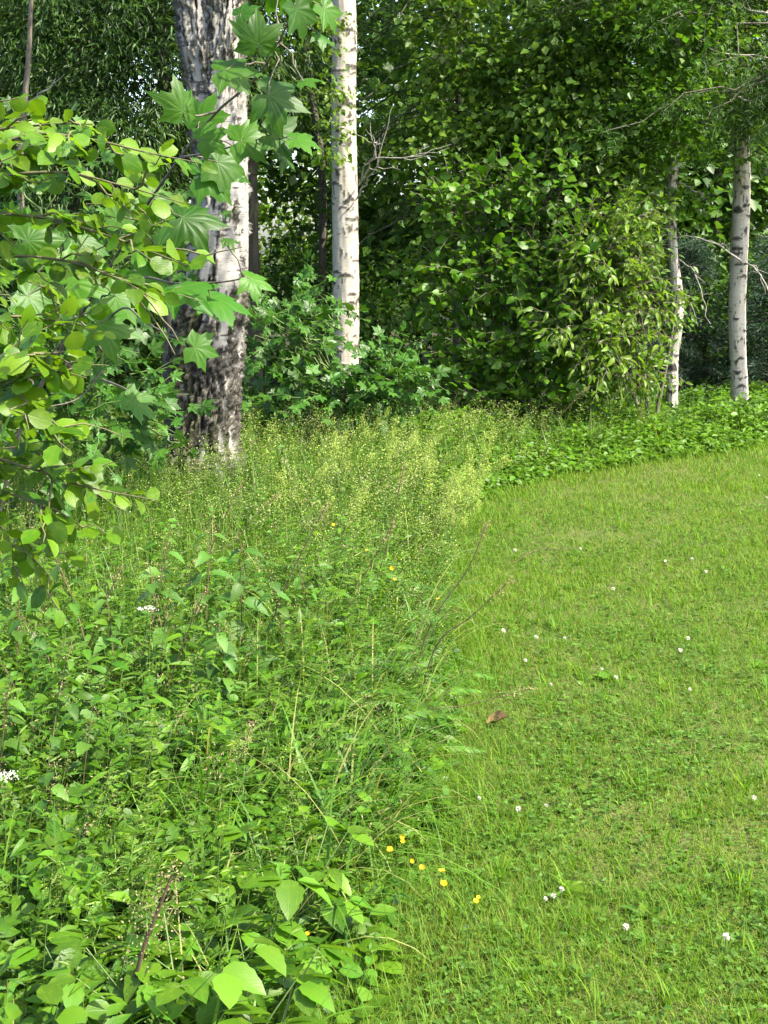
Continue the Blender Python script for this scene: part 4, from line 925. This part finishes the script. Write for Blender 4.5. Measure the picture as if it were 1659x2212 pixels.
    K = 6; Q = np.repeat(P, K, 0); N = n * K; Q[:, 2] = np.repeat(h, K) * U(.4, 1, N); Q[:, :2] += R.normal(0, .05, (N, 2)); a = U(0, 6.283, N); d = np.stack([np.cos(a), np.sin(a), U(-.4, .3, N)], 1)
    lf.inst(T_DIA, Q, frames(d, rand_dirs(N, 1.4)), U(.05, .11, N))
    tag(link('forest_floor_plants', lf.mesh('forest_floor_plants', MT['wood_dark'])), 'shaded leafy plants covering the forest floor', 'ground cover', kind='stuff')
build_meadow()

# ------------------------------------------------------------------ plants one can tell apart
def M_id(): return Matrix.Identity(4)
class Proto:
    """parts: (name, mesh, matrix, [(sub name, mesh, matrix), ...])"""
    def __init__(s): s.parts = []
    def add(s, name, me, M=None, subs=()): s.parts.append((name, me, M or M_id(), list(subs)))
    def place(s, name, label, cat, loc, group=None, rz=0, sc=1, tilt=(0, 0)):
        root = thing(name, label, cat, loc, group, rz, sc, tilt)
        for pn_, me, M, subs in s.parts:
            o = link(pn_, me, root, M)
            if pn_ in ('seed_head', 'flower_tassel', 'umbel', 'flower_head'): o['kind'] = 'stuff'
            for sn, sm_, sM in subs:
                u_ = link(sn, sm_, o, sM)
                if sn == 'flower_spray': u_['kind'] = 'stuff'
        return root
def tube_mesh(name, pts, r0, r1, mat, n=6):
    mb = MB(); mb.tube(pts, np.linspace(r0, r1, len(pts)), n); return mb.mesh(name, MT[mat])
NET_ME = leaf_meshes('leaf', NETTLE_T, MT['nettle']); ELD_ME = leaf_meshes('leaflet', ELDER_T, MT['elder'])
def nettle_proto(seed, h=.72, pairs=7, leaf=.105):
    p = Proto(); rr = np.random.default_rng(seed); lean = rr.normal(0, .06, 2)
    pts = [np.array((lean[0] * t * t * h * 2, lean[1] * t * t * h * 2, h * t)) for t in np.linspace(0, 1, 9)]
    p.add('stem', tube_mesh('stem', pts, .0042, .0014, 'stem_brown'))
    for k in range(pairs):
        t = .30 + .68 * k / (pairs - 1); q = pts[0] * 0 + np.array((lean[0] * t * t * h * 2, lean[1] * t * t * h * 2, h * t)); az = k * math.pi / 2 + rr.uniform(-.3, .3) + seed
        s = leaf * (1.15 - .75 * max(0, t - .45)) * rr.uniform(.85, 1.1) * (1 if k < pairs - 1 else .5)
        for sg in (0, math.pi):
            a = az + sg; d = np.array((math.cos(a), math.sin(a), rr.uniform(-.45, .15) + (.5 if k == pairs - 1 else 0))); n_ = np.array((.2, -.25, 1.)) + rr.normal(0, .2, 3)
            p.add('leaf', NET_ME[(k + int(sg > 1)) % 2], M4(q + nrm(d) * .012, frames(d[None], n_[None])[0], s))
    mb = MB(); n = 70; t = rr.uniform(.72, 1.0, n); Q = np.stack([lean[0] * t * t * h * 2, lean[1] * t * t * h * 2, h * t], 1) + np.concatenate([rr.normal(0, .02, (n, 2)), rr.uniform(-.03, 0, (n, 1))], 1)
    mb.inst(diamond_T(.6), Q, frames(rr.normal(size=(n, 3)), rr.normal(size=(n, 3))), rr.uniform(.005, .011, n)); p.add('flower_tassel', mb.mesh('flower_tassel', MT['panicle']))
    return p
def elder_proto(seed, stalks=5, h=.30, leaf=.085):
    p = Proto(); rr = np.random.default_rng(seed)
    for k in range(stalks):
        az = k * 6.283 / stalks + rr.uniform(-.5, .5); hh = h * rr.uniform(.65, 1.1); out = hh * rr.uniform(.35, .75); top = np.array((math.cos(az) * out, math.sin(az) * out, hh))
        pts = catmull([(0, 0, 0), (top[0] * .3, top[1] * .3, hh * .6), top], 8); me = tube_mesh('stalk', pts, .0024, .0014, 'stem'); subs = []
        for j, (da, s) in enumerate(((0, 1), (1.15, .92), (-1.15, .92))):
            a = az + da + rr.uniform(-.15, .15); d = np.array((math.cos(a), math.sin(a), rr.uniform(-.38, .12))); n_ = np.array((.15, -.2, 1.)) + rr.normal(0, .18, 3); sz = leaf * s * rr.uniform(.8, 1.15)
            if j == 0: subs.append(('leaflet', ELD_ME[(k + j) % 3], M4(top, frames(d[None], n_[None])[0], sz)))
            else:
                b0 = top + np.array((math.cos(a), math.sin(a), 0)) * .018
                subs.append(('leaflet', ELD_ME[(k + j) % 3], M4(b0, frames(d[None], n_[None])[0], sz)))
                if rr.random() < .55:
                    a2 = a + .55 * (1 if da > 0 else -1); d2 = np.array((math.cos(a2), math.sin(a2), rr.uniform(-.4, .1))); subs.append(('leaflet', ELD_ME[(k + j + 1) % 3], M4(b0, frames(d2[None], n_[None])[0], sz * .8)))
        p.add('stalk', me, None, subs)
    return p
def pinnate_mesh(name, L, pairs, leaflet, mat, T=T_NARROW, droop=.25):
    mb = MB(); t = np.linspace(.15, 1, pairs); P = np.stack([np.zeros(pairs), t * L, -droop * L * t * t], 1)
    mb.tube(P, np.linspace(.0016, .0006, pairs), 3)
    for sg in (-1, 1):
        d = np.tile((sg * .9, .55, -.1), (pairs, 1)) + R.normal(0, .08, (pairs, 3)); mb.inst(T, P, frames(d, np.tile((0, 0, 1.), (pairs, 1)) + R.normal(0, .12, (pairs, 3))), leaflet * np.sin(np.pi * (.15 + .75 * t)) ** .6)
    mb.inst(T, P[-1:], frames(np.array([[0, 1., -.2]]), np.array([[0, 0, 1.]])), np.array([leaflet * .8]))
    return mb.mesh(name, MT[mat])
PIN = [pinnate_mesh('leaf', .16, 9, .032, 'vetch'), pinnate_mesh('leaf', .13, 8, .030, 'vetch', T_LANCE), pinnate_mesh('leaf', .2, 11, .040, 'herb', leaf_T(.34, 5, .1, .2, .4, .12))]
def pinnate_proto(seed, h=.5, nleaf=8, which=(0, 1), lean=.3):
    p = Proto(); rr = np.random.default_rng(seed); tip = np.array((lean * h, rr.uniform(-.08, .08) * h, h)); pts = catmull([(0, 0, 0), tip * np.array((.3, .3, .55)), tip], 10); p.add('stem', tube_mesh('stem', pts, .0030, .0012, 'stem'))
    for k in range(nleaf):
        i_ = 2 + int(7 * k / nleaf); a = k * 2.4 + seed; d = np.array((math.cos(a), math.sin(a), rr.uniform(.1, .7))); p.add('leaf', PIN[which[k % len(which)]], M4(pts[i_], frames(d[None], np.array([[.1, -.2, 1.]]))[0], rr.uniform(.75, 1.15)))
    return p
def seed_proto(seed, pts, r, head=.12, nf=220, spread=.022, mat='stem_brown', hm='panicle'):
    """a bare brown stalk with a loose seed head; pts relative to the base"""
    p = Proto(); Q = catmull(pts, 16); p.add('stem', tube_mesh('stem', Q, r, r * .45, mat)); mb = MB(); L = np.linalg.norm(Q[-1] - Q[0]); n = nf
    d = nrm(Q[-1] - Q[-4]); t = U(-head, .02, n); P = Q[-1] + d * t[:, None] + R.normal(0, 1, (n, 3)) * (spread * (.35 + np.abs(t) / head))[:, None]
    mb.inst(diamond_T(.5), P, frames(rand_dirs(n), rand_dirs(n, .5)), U(.003, .007, n) if nf > 500 else U(.005, .010, n)); p.add('seed_head', mb.mesh('seed_head', MT[hm])); return p

def build_plants():
    # ---- nettles, in three clumps, told apart left to right
    protos = [nettle_proto(1), nettle_proto(2, .66, 6, .115), nettle_proto(3, .78, 8, .10)]
    clumps_ = [('in the shady nettle row under the alder leaves', [(30, 1560, .62), (120, 1530, .60), (210, 1545, .62), (300, 1530, .66), (390, 1545, .62), (75, 1600, .55), (250, 1600, .55), (340, 1590, .55), (160, 1640, .5), (430, 1620, .5)]),
               ('in the nettle clump at the left picture edge', [(-10, 1850, .5), (40, 1800, .55), (110, 1790, .48), (10, 1950, .42), (170, 1830, .46), (240, 1760, .45), (90, 1900, .4)]),
               ('among the nettles in the middle of the meadow', [(440, 1480, .66), (520, 1500, .62), (620, 1520, .52), (690, 1490, .50), (560, 1440, .62), (480, 1600, .5)])]
    for where, pts in clumps_:
        W_ = [gnd(a, b_) for a, b_, _ in pts]; od = ordinals(W_)
        for k, (q, o_) in enumerate(zip(W_, od)):
            protos[k % 3].place('nettle_plant', f'toothed nettle plant, {o_} {where}', 'nettle', q, 'nettles in the meadow', U(0, 6.28), pts[k][2] / .72, (U(-.12, .12), U(.0, .25)))
    # ---- ground elder
    eps = [elder_proto(11, 6, .28, .085), elder_proto(12, 7, .26, .075), elder_proto(13, 5, .30, .095), elder_proto(14, 6, .22, .08)]
    rows = [('in the bottom edge row of ground elder', [(20, 2420), (120, 2400), (215, 2440), (330, 2400), (430, 2430), (540, 2400), (590, 2420), (270, 2360)], 1.0),
            ('in the second ground elder row from below', [(60, 2240), (170, 2260), (290, 2230), (400, 2255), (500, 2240), (555, 2270), (340, 2150)], .85),
            ('in the third ground elder row from below', [(30, 2080), (140, 2100), (260, 2070), (370, 2090), (480, 2080), (580, 2100), (660, 2060)], .85),
            ('in the ground elder strip at middle left', [(60, 1900), (180, 1930), (300, 1900), (400, 1940), (520, 1910), (640, 1900), (250, 1800), (420, 1790), (570, 1770)], .75)]
    for where, pts, s in rows:
        W_ = [gnd(*q) for q in pts]; od = ordinals(W_)
        for k, (q, o_) in enumerate(zip(W_, od)):
            eps[(k * 3 + len(pts)) % 4].place('ground_elder_plant', f'broad leaved plant, {o_} {where}', 'ground elder', q, 'ground elder', U(0, 6.28), s * U(.85, 1.15), (U(-.1, .1), U(-.1, .15)))
    # ---- pinnate leaved tansy and vetch along the lawn edge
    pps = [pinnate_proto(21), pinnate_proto(22, .42, 7, (1, 0), .45), pinnate_proto(23, .38, 7, (2,), .3), pinnate_proto(24, .5, 8, (2, 0), .5)]
    rows = [('leaning over the lawn edge in the middle distance', [(870, 1480), (905, 1440), (880, 1390), (925, 1370), (890, 1540), (935, 1290)], .8, (0, 1)),
            ('in the feathery clump at the near lawn edge', [(830, 1720), (870, 1690), (790, 1760), (890, 1630), (750, 1690), (820, 1820)], .72, (2, 3)),
            ('in the leafy tangle left of the lawn', [(700, 1700), (760, 1640), (640, 1640), (820, 1590), (740, 1820), (670, 1940)], .8, (2, 3, 1)),
            ('in the fern patch left of the yellow flowers', [(590, 1370), (530, 1400), (660, 1390), (740, 1420), (610, 1310)], .9, (0, 3))]
    for where, pts, s, wh in rows:
        W_ = [gnd(*q) for q in pts]; od = ordinals(W_)
        for k, (q, o_) in enumerate(zip(W_, od)): pps[wh[k % len(wh)]].place('vetch_plant', f'feather leaved plant, {o_} {where}', 'vetch', q, 'feather leaved plants', U(-.6, .6), s * U(.85, 1.15), (U(-.1, .1), U(-.05, .25)))
    # ---- bare dark stalks leaning right, each traced at its own depth
    stalks = [((790, 1330), (835, 1180), (872, 1010), 5.6, .0035, 'tall bare dark stalk curving up beside the yellow flowers'),
              ((740, 1340), (800, 1220), (850, 1130), 5.3, .003, 'bare dark stalk crossing behind the tall curved stalk'),
              ((560, 1420), (620, 1260), (705, 1090), 5.0, .0035, 'straight dark stalk leaning right in the meadow centre'),
              ((430, 1260), (475, 1140), (520, 1050), 5.8, .003, 'dark stalk leaning right below the old birch trunk'),
              ((470, 1230), (530, 1140), (600, 1070), 6.2, .0025, 'thin brown stalk leaning right below the old birch trunk'),
              ((930, 1350), (1010, 1230), (1050, 1135), 4.9, .003, 'brown stalk with pinkish seed head leaning over the lawn edge'),
              ((940, 1400), (1020, 1330), (1100, 1255), 4.5, .003, 'brown stalk with straw seed head leaning far over the lawn'),
              ((860, 1550), (1000, 1525), (1145, 1488), 4.1, .0022, 'thin dark stalk lying almost flat over the lawn edge'),
              ((270, 2210), (310, 2050), (372, 1890), 2.45, .0062, 'thick brown stalk with feathery seed head at the bottom left'),
              ((190, 1420), (215, 1330), (260, 1230), 4.6, .003, 'dark leaning stalk at the left below the alder leaves'),
              ((350, 1520), (400, 1380), (440, 1280), 4.4, .003, 'dark leaning stalk between the nettles left of centre'),
              ((990, 1090), (1020, 1050), (1045, 1005), 7.6, .003, 'cream flowered bedstraw spike at the far lawn edge'),
              ((1130, 1010), (1180, 930), (1270, 838), 10.4, .004, 'tall arching grass stalk before the dark hazel shrub'),
              ((120, 1960), (150, 1850), (190, 1780), 3.2, .003, 'dark upright stalk among the broad leaves at lower left'),
              ((470, 1830), (500, 1700), (545, 1560), 3.7, .0025, 'green flowering stalk rising from the tangle at lower centre')]
    for k, (a, m, e, Y, r, lab) in enumerate(stalks):
        A, M_, E_ = at(*a, Y), at(*m, Y - .03), at(*e, Y - .05); base = Vector((A.x - (M_.x - A.x) * .6, Y + .05, 0)); rel = [Vector((0, 0, 0)), A - base, M_ - base, E_ - base]
        froth = 'bedstraw' in lab; feather = 'feathery' in lab
        pr = seed_proto(k, rel, r, .16 if froth else .20 if feather else .09, 700 if feather else 260 if froth else 110, .036 if feather else .03 if froth else .012, 'stem_brown' if not froth else 'stem', 'froth' if froth else 'panicle'); pr.place('seed_stalk', lab, 'stalk', base, 'dry stalks in the meadow')
    # ---- bedstraw plants with dense cream spikes
    bps = []
    for sd_ in range(5):
        near_ = sd_ > 2; p = Proto(); rr = np.random.default_rng(50 + sd_)
        mbf = MB(); mbl = MB()
        for j in range(7):
            a = rr.uniform(0, 6.28); l = rr.uniform(.05, .2); h = rr.uniform(.30, .48); tip = np.array((math.cos(a) * l + .10, math.sin(a) * l, h)); pts = catmull([(0, 0, 0), tip * np.array((.3, .3, .55)), tip], 8)
            subs = []; n = 50 if near_ else 260; t = 1 - np.abs(rr.normal(0, .16, n)); t = np.clip(t, .35, 1); Q = np.stack([np.interp(t, np.linspace(0, 1, 8), pts[:, q]) for q in range(3)], 1) + rr.normal(0, 1, (n, 3)) * (.036 * (1.12 - t) + .005)[:, None]
            mf = MB(); mf.inst(diamond_T(.95, .1, 0), Q, frames(rr.normal(size=(n, 3)), rr.normal(size=(n, 3)) + np.array((0, 0, .8))), rr.uniform(.003, .005, n) if near_ else rr.uniform(.004, .008, n)); me = mf.mesh('flower_spray', MT['froth'])
            p.add('stem', tube_mesh('stem', pts, .0016, .0008, 'stem', 4), None, [('flower_spray', me, M_id())])
        bps.append(p)
    rows = [('at the far lawn corner', [(1010, 1120), (985, 1150), (955, 1135), (1000, 1190), (935, 1185), (965, 1230)]), ('in the sunny strip behind the dark stalks', [(700, 1110), (820, 1105), (880, 1150), (640, 1170), (740, 1220)]), ('at the lower left among broad leaves', [(90, 2150), (180, 2080), (520, 1860)]), ('in front of the slim middle birch', [(700, 1020), (800, 1030), (880, 1050)])]
    for where, pts in rows:
        W_ = [gnd(*q) for q in pts]; od = ordinals(W_)
        for k, (q, o_) in enumerate(zip(W_, od)): bps[3 + k % 2 if 'lower left' in where else k % 3].place('bedstraw_plant', f'cream flowered bedstraw, {o_} {where}', 'bedstraw', q, 'bedstraw plants', U(-.8, .8), U(.6, 1.2), (U(-.15, .15), U(-.1, .3)))
    # ---- white umbels
    for (px, py, Y, lab) in ((12, 1690, 3.3, 'white flower umbel cut by the left picture edge'), (318, 1325, 4.6, 'white flower umbel among the nettles'), (240, 2010, 2.9, 'small pale umbel low among the broad leaves')):
        c = at(px, py, Y); b = Vector((c.x - .03, Y + .05, 0)); pr = Proto(); Q = catmull([(0, 0, 0), (.01, 0, c.z * .6), c - b], 10); pr.add('stem', tube_mesh('stem', Q, .003, .002, 'stem'))
        mb = MB()
        for j in range(14):
            a = j * 2.4; rr = .032 * math.sqrt((j + .5) / 14); q = np.array((math.cos(a) * rr, math.sin(a) * rr, .022 - rr * .2)) + np.array(c - b); mb.inst(diamond_T(.9), q + R.normal(0, .005, (9, 3)) * np.array((1, 1, .5)), frames(rand_dirs(9), rand_dirs(9, 1)), U(.003, .006, 9))
        pr.add('umbel', mb.mesh('umbel', MT['petal_w'])); pr.place('umbel_flower', lab, 'flower', b)
    # ---- buttercups
    mb = MB(); T = leaf_T(.85, 3, .15, -.25, .6, 0, .6)
    for j in range(5): a = j * 1.2566; mb.inst(T, np.zeros((1, 3)), frames(np.array([[math.cos(a), math.sin(a), .45]]), np.array([[0, 0, 1.]])), np.array([.012]))
    fm = mb.mesh('flower', MT['petal_y'])
    def buttercups(pts, where):
        W_ = [gnd(a, b_, .17 if Y < 4.5 else .46) for a, b_, Y in pts]; od = ordinals(W_)
        for q, o_ in zip(W_, od):
            b = Vector((q.x - .02, q.y + .04, 0)); pr = Proto(); Q = catmull([(0, 0, 0), (.005, -.01, q.z * .6), q - b], 8); pr.add('stem', tube_mesh('stem', Q, .0013, .0008, 'stem', 4))
            n_ = nrm(np.array((.4, -.5, .75)) + R.normal(0, .2, 3)); pr.add('flower', fm, M4(q - b, frames(np.array([[1., .2, 0]]), nrm(n_ + R.normal(0, .4, 3))[None])[0], U(.55, 1.05))); pr.place('buttercup', f'yellow buttercup flower, {o_} {where}', 'buttercup', b, 'yellow buttercups')
    buttercups([(868, 1807, 3.75), (842, 1838, 3.65), (912, 1876, 3.6), (890, 1860, 3.6), (955, 1885, 3.6), (958, 1910, 3.55), (1033, 1940, 3.5), (664, 2018, 3.2), (870, 1818, 3.6), (1028, 1948, 3.5)], 'in the group near the bottom lawn edge')
    buttercups([(792, 1190, 5.4), (846, 1228, 5.2), (720, 1135, 5.8), (946, 1296, 4.9), (852, 1252, 5.2)], 'in the group under the tall dark stalks')
    # ---- white clover heads on the lawn
    mb = MB(); n = 46; d = rand_dirs(n, .5); mb.inst(diamond_T(.42, .2, .1), d * .0025, frames(d, rand_dirs(n)), U(.008, .0115, n)); hm_ = mb.mesh('flower_head', MT['petal_w']); sm_ = tube_mesh('stem', [(0, 0, 0), (0, 0, .5), (0, 0, 1)], .0012, .0010, 'stem', 4)
    def clovers(pts, where):
        W_ = [gnd(a, b_, .05) for a, b_ in pts]; od = ordinals(W_)
        for q, o_ in zip(W_, od):
            pr = Proto(); h = U(.045, .07); pr.add('stem', sm_, Matrix.Diagonal((1, 1, h, 1))); pr.add('flower_head', hm_, Matrix.Translation((0, 0, h)) @ Matrix.Scale(U(.5, .85), 4)); pr.place('clover_flower', f'white clover flower, {o_} {where}', 'clover', (q.x, q.y, .005), 'white clover flowers', U(0, 6))
    clovers([(1035, 1741), (1120, 1758), (1180, 1756), (1195, 1942), (1213, 1935), (1178, 1945), (1352, 2006), (1568, 2042), (1628, 1730)], 'on the near lawn')
    clovers([(1135, 1430), (1158, 1388), (1087, 1374), (1220, 1378), (1470, 1406), (1486, 1390), (1330, 1478), (1490, 1490), (1300, 1455), (1190, 1480)], 'on the middle lawn')
    clovers([(1254, 1188), (1437, 1213), (1495, 1213), (1525, 1243), (1640, 1030), (1656, 1078), (1112, 1190), (1325, 1275)], 'on the far lawn')
    # ---- broad plantain leaves, small things on the lawn
    for (px, py, lab, mat) in ((1640, 1450, 'single broad plantain rosette at the right lawn edge', 'elder'), (1310, 1475, 'small plantain rosette on the middle lawn', 'elder'), (1270, 1725, 'small pale weed rosette on the near lawn', 'cherry'), (1480, 1780, 'flat green weed rosette on the near right lawn', 'herb'), (1200, 2110, 'upright yellow green weed near the bottom lawn edge', 'cherry'), (1390, 1990, 'flat weed rosette beside the large white clover flower', 'herb')):
        b = gnd(px, py); pr = Proto(); T = leaf_T(.5, 5, .15, .3, .5); me = leaf_meshes('leaf', [T], MT[mat])[0]
        for j in range(5): a = j * 1.2566 + px; pr.add('leaf', me, M4((0, 0, .01), frames(np.array([[math.cos(a), math.sin(a), .75]]), np.array([[0, 0, 1.]]))[0], U(.04, .065)))
        pr.place('plantain_rosette', lab, 'weed', b)
    def curled(name, lab, px, py, T, mat, size, ang, cat):
        q = gnd(px, py, .032); mb = MB(); mb.add(T[0], T[1], T[2], (.2, .6, 0)); o = link(name, mb.mesh(name, MT[mat])); o.matrix_world = M4(q, frames(np.array([[math.cos(ang), math.sin(ang), .15]]), np.array([[.2, -.5, .8]]))[0], size); tag(o, lab, cat)
    curled('dead_leaf', 'curled brown dead leaf lying at the lawn edge', 1050, 1562, leaf_T(.62, 7, .45, -.35, .45, .05, .7, .04), 'dead_leaf', .09, -.5, 'leaf')
    curled('fallen_leaf', 'pale yellow green fallen maple leaf on the near lawn', 1228, 1915, maple_T(.4, .3, 9), 'cherry', .085, -.6, 'leaf')
    tw = MB(); tw.tube(catmull([gnd(1110, 1215, .03), gnd(1160, 1188, .05), gnd(1215, 1186, .06), gnd(1252, 1180, .06)], 14), np.linspace(.0022, .0012, 14), 5); o = link('fallen_twig', tw.mesh('fallen_twig', MT['stem_brown'])); tag(o, 'thin fallen twig lying on the far lawn', 'twig')
build_plants()
